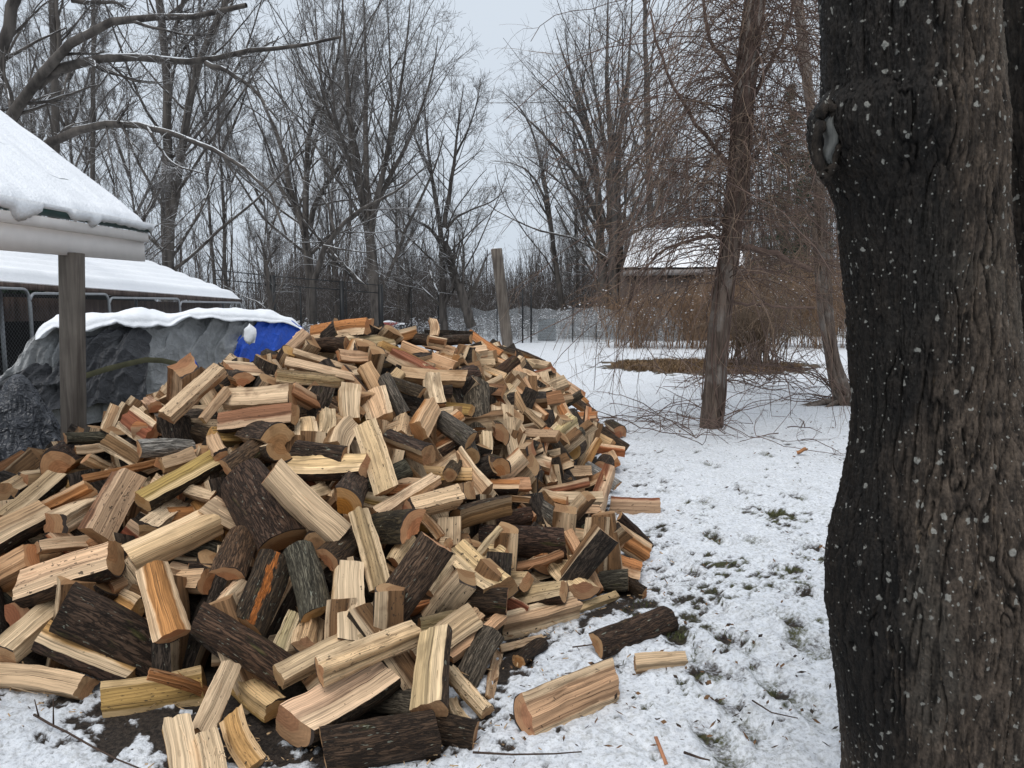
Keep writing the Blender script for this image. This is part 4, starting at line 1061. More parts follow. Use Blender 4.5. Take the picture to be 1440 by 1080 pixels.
# black plastic mound
def mound():
    top, c = P(28, 526, 7.1), P(22, 655, 6.9); c = np.array([top[0]-.02, top[1], 0]); H = top[2]; rows = []
    na, nr = 260, 110; a = np.linspace(0, 2*math.pi, na)
    for i in range(nr):
        t = i/(nr-1); z = H*(1-t); r = .02+.36*(t**.62)+.06*t**3
        q = np.stack([np.cos(a)*1.6, np.sin(a)*1.6, np.full(na, t*.7)], 1)
        fold = (1-2*np.abs(fbm(q*1.5, 3, 71)))*.16+.07*np.sin(a*9+2*fbm(q, 2, 72)*3)*min(1, t*2)
        cr = .035*fbm(np.stack([np.cos(a)*3, np.sin(a)*3, np.full(na, t*6)], 1), 3, 73)
        rd = 1-2.6*np.abs(vnoise(np.stack([np.cos(a)*4+.4*t, np.sin(a)*4, np.full(na, t*5)], 1), 77)); rd2 = 1-2.6*np.abs(vnoise(np.stack([np.cos(a)*9, np.sin(a)*9, np.full(na, t*13)], 1), 78)); rr = r*(1+fold*min(1, .25+t))+(cr+.013*rd+.005*rd2)*min(1, t*3); rr[-1] = rr[0]
        rows.append(np.stack([c[0]+rr*np.cos(a), c[1]+rr*np.sin(a)*.9, z+.05*cr/.035*.3*t+0*a], 1))
    mb = MB(); mb.grid(np.array(rows)[:, ::-1]); mb.build('plastic_wrapped_bundle', M_PLAST, None, True, label='black plastic sheet gathered to a peak over a bundle left of the post', cat='plastic sheet')
    # loose crumpled skirt at its foot
    q = P(52, 645, 6.6); rows = []
    for i in range(26):
        t = i/25*math.pi/2; rows.append([q+np.array([.20*math.sin(t)*math.cos(x), .16*math.sin(t)*math.sin(x), .17*math.cos(t)-.02-q[2]+.0])*(1+.0)+np.array([0, 0, 0])+.05*vnoise(np.array([math.cos(x)*3, math.sin(x)*3, t*4.]), 75)*np.array([math.cos(x), math.sin(x), .6]) for x in np.linspace(0, 6.2832, 60)])
    g = np.array(rows); g[:, -1] = g[:, 0]; mb = MB(); mb.grid(g[:, ::-1]); mb.build('plastic_bag', M_PLAST, None, True, label='crumpled black plastic heap at the foot of the peaked plastic sheet', cat='plastic sheet')
mound()
# ------------------------------------------------------------------ bare trees
def bark_snow(name, c1, c2, snow=.5, sc=6):
    k = NT(name); p = k.pos(); n = k.noise(k.map(p, (sc, sc, sc*.22)), 1.0, 5, .6); m = k.noise(p, 1.3, 3)
    c = k.mul(k.mix(k.ss(n, .3, .7), c1, c2), k.lin(m, .3, .7, .8, 1.25))
    if snow:
        s = k.math('MULTIPLY', k.ss(k.math('ADD', k.nz(), k.lin(k.noise(p, 2.6, 3), .3, .7, -.35, .35)), .62, .80), snow)
        c = k.mix(s, c, (.82, .84, .86))
    k.set('Base Color', c); k.set('Normal', k.bump(n, .6, .02)); return k.m
M_TREE = bark_snow('tree_bark', (.036, .031, .028), (.105, .092, .081), .85)
M_TREE2 = bark_snow('twig_bark_far', (.075, .068, .064), (.15, .138, .13), .8, 3)
def resample(pts, n):
    pts = np.asarray(pts, float); d = np.concatenate([[0], np.cumsum(np.linalg.norm(np.diff(pts, axis=0), axis=1))])
    t = np.linspace(0, d[-1], n*4); q = np.stack([np.interp(t, d, pts[:, k]) for k in range(3)], 1)
    w = max(1, n//3); ker = np.ones(2*w+1)/(2*w+1); pad = np.concatenate([np.repeat(q[:1], w, 0)+(q[:1]-q[1:2])*np.arange(w, 0, -1)[:, None], q, np.repeat(q[-1:], w, 0)+(q[-1:]-q[-2:-1])*np.arange(1, w+1)[:, None]])
    q = np.stack([np.convolve(pad[:, k], ker, 'valid') for k in range(3)], 1); return q[np.linspace(0, len(q)-1, n).astype(int)]
def grow(rg, pts, rad, count, t0, t1, ang, lf, rf, npts, wander, up, rmin, lmin=.15, lmax=9., droop=0.):
    M, n, _ = pts.shape; plen = np.linalg.norm(np.diff(pts, axis=1), axis=2).sum(1)
    k = np.full(M, count) if np.isscalar(count) else np.asarray(count)
    par = np.repeat(np.arange(M), k); N = len(par)
    t = rg.uniform(t0, t1, N); x = t*(n-1); i = np.minimum(x.astype(int), n-2); f = (x-i)[:, None]
    st = pts[par, i]*(1-f)+pts[par, i+1]*f; r0 = rad[par, i]*(1-f[:, 0])+rad[par, i+1]*f[:, 0]
    tan = pts[par, i+1]-pts[par, i]; tan /= np.linalg.norm(tan, axis=1, keepdims=True)+1e-9
    rv = rg.normal(size=(N, 3)); pr = rv-tan*np.sum(rv*tan, 1, keepdims=True); pr /= np.linalg.norm(pr, axis=1, keepdims=True)+1e-9
    a = rg.uniform(ang[0], ang[1], N)[:, None]; d = tan*np.cos(a)+pr*np.sin(a)
    L = np.clip(plen[par]*lf*(1.15-.75*t)*rg.uniform(.6, 1.3, N), lmin, lmax); rr = np.maximum(np.minimum(r0*.75, r0*rf*rg.uniform(.7, 1.15, N)), rmin)
    out = np.empty((N, npts, 3)); out[:, 0] = st; cur = st.copy(); step = (L/(npts-1))[:, None]
    for s in range(1, npts):
        d = d+rg.normal(0, wander, (N, 3)); d[:, 2] += up-droop*s/npts; d /= np.linalg.norm(d, axis=1, keepdims=True); cur = cur+d*step; out[:, s] = cur
    R_ = rr[:, None]*np.linspace(1, .32, npts)[None]; return out, np.maximum(R_, rmin*.6)
def seg(pl, n): return np.array([resample(p, n) for p in pl])
def tree(name, limbs, label, seed, lv, group=None, cat='tree', mats=None, rmin=.0055, npl=12, ret=False):
    """limbs: list of (points3d, r0, r1); lv: list of dict(count,t0,ang,lf,rf,up,wander,n)"""
    rg = np.random.default_rng(seed); m1, m2 = mats or (M_TREE, M_TREE2)
    pts = seg([l[0] for l in limbs], npl); rad = np.array([np.linspace(l[1], l[2], npl) for l in limbs])
    jit = rg.normal(0, 1, pts.shape)*rad[..., None]*.18; jit[:, 0] = 0; pts = pts+jit
    root = empty(name, [*pts[0, 0, :2], 0] if pts[0, 0, 2] < 1 else [*pts[0, 0, :2], 0], label, cat, group)
    tr = MB(); cr = MB(); tr.tubes(pts, rad, 9); base = None
    allp, allr = pts, rad
    for i, l in enumerate(lv):
        src_p, src_r = (allp, allr)
        cnt = l['count']
        if not np.isscalar(cnt): cnt = cnt
        p, r = grow(rg, src_p, src_r, cnt, l.get('t0', .25), l.get('t1', .98), l.get('ang', (.4, .9)), l.get('lf', .5), l.get('rf', .55), l.get('n', 7), l.get('wander', .10), l.get('up', .05), rmin, l.get('lmin', .2), l.get('lmax', 9), l.get('droop', 0.))
        big = r[:, 0] > .022
        if big.any(): tr.tubes(p[big], r[big], 6)
        if (~big).any(): cr.tubes(p[~big], r[~big], 3)
        allp, allr = p, r
    tr.build('trunk', m1, root, True)
    if cr.v: cr.build('crown', m2, root, True)
    place(root); KIDS[root.name] = [o for o in COL.objects if o.parent == root]; return root
KIDS = {}
def pl(D, pts, dz=0.): # trace at distance D with the tip running dz metres further back or nearer
    n = len(pts); return [P(x, y, D+dz*i/(n-1)) for i, (x, y) in enumerate(pts)]
LV = lambda a, b, c, up=.06, s=1.0, **k: [dict(count=int(a*2.2), t0=.10, t1=.93, ang=(.4, 1.0), lf=.58*s, rf=.36, n=10, wander=.085, up=up*.38, lmax=6.5), dict(count=b+2, t0=.12, ang=(.4, 1.1), lf=.42, rf=.45, n=7, wander=.11, up=up*.2), dict(count=c, t0=.15, ang=(.4, 1.1), lf=.5, rf=.6, n=5, wander=.13, up=up*.15)]
# arching oak behind the shelter
tree('oak_tree', [
 (pl(13, [(-75,420),(-50,280),(-20,215),(15,173),(33,140),(60,113),(72,90),(83,67),(103,47),(133,33),(177,25),(230,20),(277,27),(320,23),(347,10)], -1.5), .13, .035),
 (pl(12.6, [(52,120),(83,97),(107,85),(143,80),(187,80),(233,85),(290,88),(313,80),(343,68),(387,70),(433,63),(480,52)], -1.2), .085, .02),
 (pl(11.6, [(290,89),(320,100),(360,127),(373,147),(392,170)], -.5), .045, .012),
 (pl(13, [(-50,300),(20,240),(60,203),(87,190),(117,180),(143,168),(173,172),(207,180),(250,188),(287,198),(320,223),(350,240),(383,260),(400,297),(404,330)], -1.5), .10, .014),
 (pl(12.2, [(207,180),(222,203),(234,222),(252,235),(290,245)], -.6), .03, .01),
 (pl(12, [(177,25),(195,34),(230,42),(262,50),(300,48)], -.6), .03, .01),
 (pl(12, [(100,0),(130,4),(165,3),(177,12)], .2), .04, .02)],
 'leaning oak with snow-topped limbs arching right above the shelter roof', 101, [dict(count=9, t0=.2, ang=(.5, 1.2), lf=.20, rf=.42, n=8, wander=.16, up=.02), dict(count=5, t0=.1, ang=(.4, 1.0), lf=.5, rf=.55, n=6, wander=.16, up=.03), dict(count=4, t0=.1, ang=(.4, 1.0), lf=.6, rf=.6, n=5, wander=.16, up=.03)])
tree('oak_tree', [(pl(15, [(-30,300),(-12,150),(2,70),(9,35),(22,0),(40,-60)], 0), .13, .10)], 'thick trunk cut off by the top left corner of the photo', 102, LV(6, 4, 3))
tree('bare_tree', [(pl(18, [(70,420),(76,260),(78,130),(75,60),(73,0),(70,-90)], 0), .10, .07), (pl(18, [(78,110),(84,55),(80,20),(76,-40)], 0), .06, .04)], 'straight forked tree left of the post, rising behind the shelter roof', 103, LV(6, 4, 3))
tree('bare_tree', [(pl(20, [(130,420),(130,250),(131,120),(131,0),(130,-80)], 0), .065, .05)], 'very slender straight tree left of the twin-stemmed tree', 104, LV(9, 4, 3))
tree('bare_tree', [
 (pl(24, [(236,450),(237,375),(237,320),(238,270),(237,200),(236,100),(228,30),(222,-10),(215,-80)], 0), .17, .10),
 (pl(24, [(241,305),(250,260),(258,200),(268,135),(280,80),(300,40),(322,0),(340,-60)], -1), .14, .07),
 (pl(24, [(274,125),(277,60),(282,0),(284,-50)], 1), .05, .03), (pl(24, [(237,60),(250,30),(258,0),(262,-40)], -1), .06, .04),
 (pl(23, [(201,310),(218,280),(230,255)], 0), .06, .05)], 'twin-stemmed dark tree behind the corner of the shelter roof', 105, LV(7, 5, 4, .05))
# centre left cluster
tree('maple_tree', [
 (pl(30, [(440,470),(437,420),(434,340),(428,307),(413,300),(405,247),(400,213),(387,180),(360,127),(345,70)], 1), .24, 0.014),
 (pl(30, [(430,320),(430,287),(430,233),(438,160),(463,133),(473,100),(480,40),(484,-20)], 0), .14, 0.014),
 (pl(30, [(436,320),(443,283),(467,247),(480,230),(505,180),(520,120),(530,60)], -2), .12, 0.014),
 (pl(31, [(408,290),(385,250),(372,200),(365,160)], 1), .07, 0.014)], 'maple with a low fork standing behind the blue tarp', 106, LV(7, 5, 4, .08))
tree('maple_tree', [
 (pl(27, [(530,480),(527,430),(525,380),(521,330),(515,285),(497,230),(490,150),(484,60),(480,-40)], 1), .25, 0.014),
 (pl(27, [(522,330),(530,270),(545,220),(560,150),(572,60),(578,-10)], -2), .12, 0.014),
 (pl(27, [(520,310),(513,220),(516,120),(512,20),(510,-40)], 2), .13, 0.014),
 (pl(27, [(524,300),(545,255),(575,200),(598,140),(612,90),(616,50)], -1), .10, 0.014),
 (pl(27, [(500,240),(470,190),(452,120),(445,50),(442,-10)], 1), .09, 0.014),
 (pl(27, [(540,235),(552,160),(548,80),(545,0)], 1), .07, 0.014)], 'tall broad-crowned maple left of the gap in the treeline', 107, LV(9, 6, 5, .12))
tree('maple_tree', [
 (pl(25, [(440,455),(438,420),(446,370),(470,325),(500,298),(530,282),(560,270),(585,246),(602,230)], -1), .13, 0.014),
 (pl(25, [(470,325),(462,290),(440,262),(420,250)], 1), .05, 0.014), (pl(24, [(455,345),(490,352),(520,356),(560,338)], -1), .03, 0.012)], 'low tree with a long snow-lined limb sweeping right above the black fence', 108, LV(5, 4, 3, .06))
tree('maple_tree', [
 (pl(30, [(626,470),(623,430),(622,380),(622,330),(612,280),(604,230),(599,180),(594,110)], 1), .17, 0.014),
 (pl(30, [(625,320),(632,270),(641,210),(646,160),(652,120)], -1), .11, 0.014),
 (pl(30, [(664,460),(655,430),(640,385),(624,340)], 0), .21, .17),
 (pl(30, [(622,345),(606,322),(590,312),(570,300),(548,292)], -1), .09, 0.014), (pl(30, [(628,322),(642,304),(664,294),(690,285),(712,268)], -1), .06, 0.014),
 (pl(30, [(606,240),(585,200),(572,150),(566,110)], 1), .06, 0.014), (pl(30, [(640,220),(660,180),(672,140),(676,110)], -1), .05, 0.014)], 'double-based maple leaning right just left of the grey wooden post', 109, LV(8, 6, 4, .11))
# right cluster
tree('maple_tree', [
 (pl(34, [(850,450),(848,420),(846,350),(842,280),(835,200),(815,130),(790,80),(780,40)], 1), .26, 0.014),
 (pl(34, [(862,450),(862,400),(862,300),(858,200),(852,100),(855,20),(856,-30)], 0), .28, 0.014),
 (pl(35, [(874,450),(872,420),(868,300),(868,220),(880,130),(887,50),(890,-20)], 0), .26, 0.014),
 (pl(34, [(842,310),(820,262),(800,230),(770,195),(735,160),(712,140)], -2), .13, 0.014),
 (pl(34, [(840,260),(822,200),(800,160),(772,128),(748,108)], -1), .11, 0.014),
 (pl(34, [(836,220),(812,140),(800,90),(795,40)], 1), .09, 0.014),
 (pl(34, [(858,240),(840,150),(830,80),(828,20)], -1), .10, 0.014),
 (pl(34, [(846,330),(805,270),(765,238),(730,215)], -2), .09, 0.014)], 'clustered maple trunks fanning up and left, right of the gap in the treeline', 110, LV(9, 6, 5, .10))
tree('bare_tree', [
 (pl(36, [(792,440),(786,400),(778,340),(770,290),(755,250),(730,228),(690,226)], 0), .17, 0.014),
 (pl(36, [(778,340),(767,260),(752,190),(733,150),(705,128)], -1), .12, 0.014), (pl(36, [(772,300),(760,240),(770,190),(765,150)], 1), .06, 0.014)], 'slim tree bending left between the wooden post and the maple cluster', 111, LV(7, 5, 4, .07))
tree('bare_tree', [(pl(47, [(916,450),(915,400),(914,300),(912,180),(908,60),(905,-40)], 0), .26, .10)], 'straight dark trunk rising directly behind the snowy shed', 112, LV(12, 5, 4, .10))
tree('bare_tree', [(pl(33, [(572,470),(574,430),(578,390),(590,370),(606,345)], 0), .10, 0.014), (pl(33, [(576,400),(574,375),(570,350)], 0), .05, 0.014)], 'small forked tree over the snowy brush, left of the double-based maple', 113, LV(7, 4, 3))
tree('bare_tree', [(pl(21, [(385,470),(380,420),(374,370),(370,345),(360,325)], 0), .09, 0.014), (pl(21, [(374,372),(388,350),(396,338)], 0), .04, 0.014)], 'short dark crooked tree behind the first black fence post', 114, LV(7, 4, 3))
tree('bare_tree', [(pl(22, [(158,460),(165,390),(185,355),(205,300),(220,265)], 0), .12, 0.014)], 'dark leaning tree whose trunk crosses under the shelter corner', 115, LV(6, 4, 3))
# ---- the wood behind: trees one can tell apart, in six builds, then the far mass
def forest():
    rg = np.random.default_rng(77); kinds = []
    for s in range(7):
        H = [15, 17, 13, 18, 14, 16, 12][s]; rr = np.random.default_rng(500+s)
        x = np.linspace(0, 1, 8); tr = np.stack([rr.normal(0, .22, 8).cumsum()*.5, rr.normal(0, .22, 8).cumsum()*.5, x*H], 1); tr[:2, :2] = 0
        limbs = [(tr, .075+.025*(s % 3), .010)]
        for k in range(4 if s % 2 else 2):
            i = rr.integers(3, 6); a = rr.uniform(0, 6.28); b = tr[i]; l = rr.uniform(3, 5); limbs.append(([b, b+np.array([math.cos(a)*l*.25, math.sin(a)*l*.25, l*.5]), b+np.array([math.cos(a)*l*.45, math.sin(a)*l*.45, l*1.15])], .07, .01))
        lab = 'bare grey tree among the trees of the wood behind the fence'
        kinds.append(tree('woodland_tree', limbs, lab, 600+s, [dict(count=26, t0=.2, ang=(.35, .85), lf=.28, rf=.36, n=7, wander=.12, up=.07), dict(count=8, t0=.15, ang=(.4, .9), lf=.5, rf=.55, n=5, wander=.12, up=.06), dict(count=4, t0=.1, ang=(.4, .9), lf=.6, rf=.6, n=4, wander=.12, up=.05)], 'bare trees of the wood behind the fence', rmin=.006))
    spots = []
    tries = 0
    while len(spots) < 40 and tries < 9000:
        tries += 1
        px = rg.uniform(20, 1190); D = rg.uniform(37, 62); x = (px-720)/F*D
        if px < 330: D = rg.uniform(27, 60); x = (px-720)/F*D
        if 640 < px < 735 and rg.random() < .75: continue
        if 870 < px < 1040 and D < 45: continue
        if any((x-a)**2+(D-b)**2 < 4 for a, b in spots): continue
        spots.append((x, D))
    for i, (x, D) in enumerate(spots):
        src = kinds[i % 7]; gap = abs((x/D*F+720)-690); h = .62 if gap < 75 else (.78 if gap < 150 else 1.0)
        M = Matrix.Translation((x, D, -.1)) @ Matrix.Rotation(rg.uniform(0, 6.28), 4, 'Z') @ Matrix.Diagonal((1, 1, h*rg.uniform(.8, 1.1), 1))
        if i < 7: src.matrix_basis = M; continue
        o = src.copy(); COL.objects.link(o); o.matrix_basis = M
        for ch in KIDS[src.name]:
            c = ch.copy(); COL.objects.link(c); c.parent = o
    return kinds

def far_wood():
    rg = np.random.default_rng(9); N = 640
    px = rg.uniform(-80, 1280, N); px[:220] = rg.uniform(860, 1250, 220); px[220:330] = rg.uniform(1250, 2100, 110); px[330:420] = rg.uniform(-700, -60, 90); D = rg.uniform(56, 125, N); x = (px-720)/F*D; H = rg.uniform(5, 11, N)*np.where(np.abs(px-680) < 130, .62, 1)
    n = 6; t = np.linspace(0, 1, n); pts = np.zeros((N, n, 3)); pts[..., 0] = x[:, None]+rg.normal(0, .25, (N, n)).cumsum(1)*.6; pts[..., 1] = D[:, None]; pts[..., 2] = t[None]*H[:, None]
    rad = rg.uniform(.04, .12, N)[:, None]*np.linspace(1, .3, n)[None]
    out = (px > 860) | (px < 420); pts[..., 2] *= np.where(out, 1.5, 1.)[:, None]
    mb = MB(); mb.tubes(pts, rad, 4)
    p, r = grow(rg, pts, rad, 16, .15, .97, (.4, 1.), .26, .45, 5, .12, .06, .014); mb.tubes(p, r, 3)
    p2, r2 = grow(rg, p, r, 5, .1, .95, (.4, .9), .6, .6, 4, .12, .05, .012); mb.tubes(p2, r2, 3)
    # saplings and underwood
    N = 5000; px = rg.uniform(-60, 1260, N); px[:400] = rg.uniform(1260, 2100, 400); px[400:600] = rg.uniform(-700, -60, 200); D = 36+60*rg.random(N)**1.5; x = (px-720)/F*D; h = rg.uniform(.8, 4.2, N)
    q = np.zeros((N, 5, 3)); ln = rg.normal(0, .22, (N, 2)); tt = np.linspace(0, 1, 5)
    q[..., 0] = x[:, None]+ln[:, :1]*h[:, None]*tt**1.5; q[..., 1] = D[:, None]+ln[:, 1:]*h[:, None]*tt; q[..., 2] = h[:, None]*tt
    rr = rg.uniform(.008, .022, N)[:, None]*np.linspace(1, .4, 5)[None]; mb.tubes(q, rr, 3)
    p3, r3 = grow(rg, q, rr, 6, .2, .97, (.4, 1.), .5, .6, 4, .14, .05, .007); mb.tubes(p3, r3, 3)
    N = 2600; px = rg.uniform(380, 900, N); D = 48+55*rg.random(N); x = (px-720)/F*D; h = rg.uniform(2.5, 7.5, N)*np.where(np.abs(px-690) < 50, .75, 1); tt = np.linspace(0, 1, 6)
    q = np.zeros((N, 6, 3)); ln = rg.normal(0, .12, (N, 1)); q[..., 0] = x[:, None]+ln*h[:, None]*tt+rg.normal(0, .05, (N, 6)).cumsum(1); q[..., 1] = D[:, None]; q[..., 2] = h[:, None]*tt
    rr = rg.uniform(.015, .05, N)[:, None]*np.linspace(1, .3, 6)[None]; mb.tubes(q, rr, 3)
    p4, r4 = grow(rg, q, rr, 7, .15, .97, (.35, .9), .36, .5, 5, .12, .05, .009); mb.tubes(p4, r4, 3)
    mb.build('far_woodland', bark_snow('far_bark', (.055, .047, .043), (.105, .09, .082), .7, 2), None, True, label='far grey-brown wood of bare trees and saplings closing the horizon', cat='woodland', kind='stuff')

def conifer(px, ybase, D, H, W, label, seed):
    rg = np.random.default_rng(seed); b = P(px, ybase, D); b[2] = 0; root = empty('pine_tree', b, label, 'tree')
    mb = MB(); mb.tube([b, b+np.array([.1, 0, H*.5]), b+np.array([0, 0, H])], [.16, .1, .03], 8); mb.build('trunk', M_TREE, root, True)
    N = 120; t = rg.uniform(.12, 1., N); a = rg.uniform(0, 6.28, N); l = W*(1.05-t)**.8*rg.uniform(.6, 1.1, N); st = b+np.stack([0*t, 0*t, t*H], 1); d = np.stack([np.cos(a), np.sin(a), rg.normal(.05, .15, N)], 1)
    s = np.linspace(0, 1, 6); pts = st[:, None]+d[:, None]*l[:, None, None]*s[None, :, None]; pts[..., 2] -= .18*l[:, None]*s[None]**2
    # needle sprays: many thin blades
    K = 46; u = rg.uniform(.15, 1, (N, K)); i = np.minimum((u*5).astype(int), 4); f = (u*5-i)[..., None]; ar = np.arange(N)[:, None]
    c = pts[ar, i]*(1-f)+pts[ar, i+1]*f; dr = rg.normal(size=(N, K, 3))*np.array([1, 1, .7]); dr /= np.linalg.norm(dr, axis=2, keepdims=True); ln = rg.uniform(.18, .42, (N, K, 1)); w = np.cross(dr, rg.normal(size=(N, K, 3))); w /= np.linalg.norm(w, axis=2, keepdims=True); w *= .022
    V = np.stack([c-w, c+w, c+dr*ln+w*.4, c+dr*ln-w*.4], 2).reshape(-1, 3); q = np.arange(len(V)).reshape(-1, 4)
    cb = MB(); cb.tubes(pts, np.full((N, 6), .02), 3); cb.add(V, q); cb.build('crown', M_NEEDLE, root, False); place(root)
M_NEEDLE = simple('needles', (.035, .05, .03), .8, .5, 3)
conifer(15, 420, 22, 4.2, 1.6, 'dark green conifer glimpsed under the shelter roof at far left', 21)
conifer(50, 420, 23, 3.9, 1.4, 'second dark conifer beside the first, left of the post top', 22)
conifer(1100, 430, 44, 14, 3.0, 'grey-green pine far behind the vine-hung snag', 23)
conifer(1130, 430, 48, 12, 2.6, 'grey-green pine partly hidden by the leaning vine tree', 24)
forest()
far_wood()
# ------------------------------------------------------------------ fences, post, shed, thicket, vine trees, big trunk
M_BLACK = simple('black_metal', (.010, .011, .012), .5, .2, 20, .4)
def mesh_wires(mb, a, b, h, sx, sz, r):
    h_ = b-a; L = np.linalg.norm(h_[:2]); n = int(L/sx); d = np.array([*h_[:2], 0])/n
    ps = [[a*[1, 1, 0]+d*i+[0, 0, .03], a*[1, 1, 0]+d*i+[0, 0, h]] for i in range(1, n)]
    for z in np.arange(sz, h+.001, sz): ps.append([a*[1, 1, 0]+[0, 0, z], b*[1, 1, 0]+[0, 0, z]])
    mb.tubes(np.array(ps), np.full((len(ps), 2), r), 3)
def dog_fence():
    posts = [(383, 387, 23.5, .06), (422, 404, 24.3, .025), (480, 395, 25, .06), (486, 398, 25.3, .02), (535, 400, 26, .07)]
    A = P(345, 388, 22.8); root = empty('wire_fence', P(480, 430, 25)*np.array([1, 1, 0]), 'tall black metal mesh fence behind the blue tarp', 'fence')
    tops = []
    for px, y, D, r in posts:
        p = P(px, y, D); mb = MB(); mb.beam([p[0], p[1], 0], p, r*2, r*2, (0, 1, 0)); mb.build('post', M_BLACK, root); tops.append(p)
    main = [P(300, 378, 22), tops[0], tops[2], tops[4]]
    mb = MB(); rl = MB()
    for a, b in zip(main[:-1], main[1:]):
        mesh_wires(mb, a, b, 2.25, .10, .10, .0022)
        for dz in (-.03, -.30, -2.0): rl.tube([a+[0, 0, dz], b+[0, 0, dz]], .016, 6)
    mb.build('mesh_panel', M_BLACK, root); rl.build('rail', M_BLACK, root); place(root)
dog_fence()
def net_mat():
    k = NT('netting'); p = k.pos(); n = k.noise(p, 1.2, 4); tr = k.N('ShaderNodeBsdfTransparent'); mx = k.N('ShaderNodeMixShader', {0: k.lin(n, .3, .7, .22, .40)})
    k.set('Base Color', (.55, .58, .60)); k.set('Roughness', .5); k.put(mx.inputs[1], tr.outputs[0]); k.put(mx.inputs[2], k.bsdf.outputs[0])
    k.put(k.n['Material Output'].inputs['Surface'], mx.outputs[0]); return k.m
def garden_fence():
    D = 31.; root = empty('wire_fence', P(740, 478, D)*np.array([1, 1, 0]), 'thin garden fence with pale see-through netting across the back of the yard', 'fence')
    pp = []
    for px, y in [(578, 405), (616, 408), (655, 405), (699, 404), (735, 398), (747, 398), (806, 405), (839, 408), (868, 406), (905, 406), (950, 405)]:
        p = P(px, y, D+(px-740)*.004); pp.append(p); mb = MB(); r = .035 if px in (735, 747) else .022; mb.tube([[p[0], p[1], 0], p], r, 6); mb.build('post', M_BLACK, root)
    mb = MB(); mesh_wires(mb, pp[0], pp[-1], 2.1, .12, .12, .0018); mb.build('mesh_panel', M_BLACK, root)
    mb = MB(); n = 120; g = np.zeros((n, 14, 3)); x = np.linspace(0, 1, n)
    a, b = P(620, 430, D-.06), P(960, 426, D+.8)
    for j in range(14):
        z = .02+j/13*(1.40+.06*np.sin(x*23)+.04*np.sin(x*61)); g[:, j] = np.stack([a[0]*(1-x)+b[0]*x, a[1]*(1-x)+b[1]*x-.1+.03*np.sin(x*90+j*.4), z], 1)
    mb.grid(g); mb.build('netting', net_mat(), root, True); place(root)
garden_fence()
def wood_post():
    t, b = P(698, 350, 14), P(713, 478, 14); d = t-b; b = b-d*(b[2]/d[2]); root = None
    mb = MB(); n = 14; pts = np.array([b+(t-b)*i/(n-1) for i in range(n)])
    mb.tube(pts, np.full(n, .105), 14); o = mb.build('wooden_post', M_POST, None, True, label='grey wooden post leaning left, standing behind the heap', cat='post')
    mb = MB(); mb.tube([t+[-.03, 0, 0], t+[-.03, 0, .015], t+[-.03, 0, .022]], [.06, .05, .02], 12); mb.build('snow_cap', M_SNOW, o, True)
wood_post()
def shed():
    D = 32.3; E0_, E1_ = P(876, 380, D), P(1046, 378, D+.5); R0, R1 = P(892, 324, D+3), P(1040, 321, D+3.4)
    base = (E0_+E1_)/2*np.array([1, 1, 0]); root = empty('garden_shed', base, 'grey shed with bright snow-covered roof behind the vine tangle', 'shed')
    n, m = 60, 30; u = np.linspace(0, 1, n)[:, None, None]; v = np.linspace(0, 1, m)[None, :, None]
    g = (E0_*(1-u)+E1_*u)*(1-v)+(R0*(1-u)+R1*u)*v
    vv = v[..., 0]; stp = (vv*9) % 1
    gg = g+np.array([0, -.35, 1])*(.05+.05*(1-stp)+.02*fbm(g*2, 3, 81))[..., None]
    mb = MB(); mb.grid(g); mb.build('roof', simple('shingle', (.06, .05, .045)), root)
    k = NT('roof_snow'); uvz = k.attr('course').outputs['Fac']; nn = k.noise(k.map(k.pos(), (.9, 1, 4)), 1.0, 4)
    k.set('Base Color', k.mix(k.math('MULTIPLY', k.ss(uvz, .80, .93), k.ss(nn, .42, .55)), (.86, .87, .885), (.12, .11, .11)))
    mb = MB(); mb.grid(gg); mb.build('snow_cover', k.m, root, False, attrs={'course': (stp+0*u[..., 0]).reshape(-1)})
    W = simple('shed_wall', (.10, .08, .07), .8, .2, 2); mb = MB(); dz = np.array([0, 0, 1.])
    c = (E0_+E1_)/2; hx = (E1_-E0_)/2*.96; hx[2] = 0; top = E0_[2]-.05
    mb.box([c[0], c[1]+3, top/2], hx, np.array([0, 2.8, 0]), dz*top/2); mb.build('wall', W, root)
    mb = MB(); mb.add([E0_+[.15, .2, -.05], E0_+[.15, 5.8, -.05], R0+[.1, 0, -.05]], tris=[(0, 1, 2)]); mb.build('gable', W, root)
    mb = MB(); mb.beam(E0_-dz*.12, E1_-dz*.12, .06, .24); mb.build('fascia_board', simple('shed_trim', (.22, .20, .19)), root); place(root)
shed()
def bin_():
    c = P(769, 458, 33); c[2] = 0; root = empty('compost_bin', c, 'dark slatted compost bin standing behind the netting fence', 'bin')
    m = simple('bin_plastic', (.018, .024, .024), .6)
    mb = MB()
    for i in range(7): mb.box(c+[0, 0, .10+i*.125], [.40-.006*i, 0, 0], [0, .40-.006*i, 0], [0, 0, .055])
    mb.box(c+[0, 0, .47], [.35, 0, 0], [0, .35, 0], [0, 0, .45]); mb.build('body', m, root)
    mb = MB(); mb.box(c+[0, 0, .95], [.37, 0, 0], [0, .37, 0], [0, 0, .03]); mb.build('lid', m, root); place(root)
bin_()
M_SNOWTWIG = bark_snow('snowy_twig', (.07, .05, .04), (.12, .09, .07), 1.0, 5)
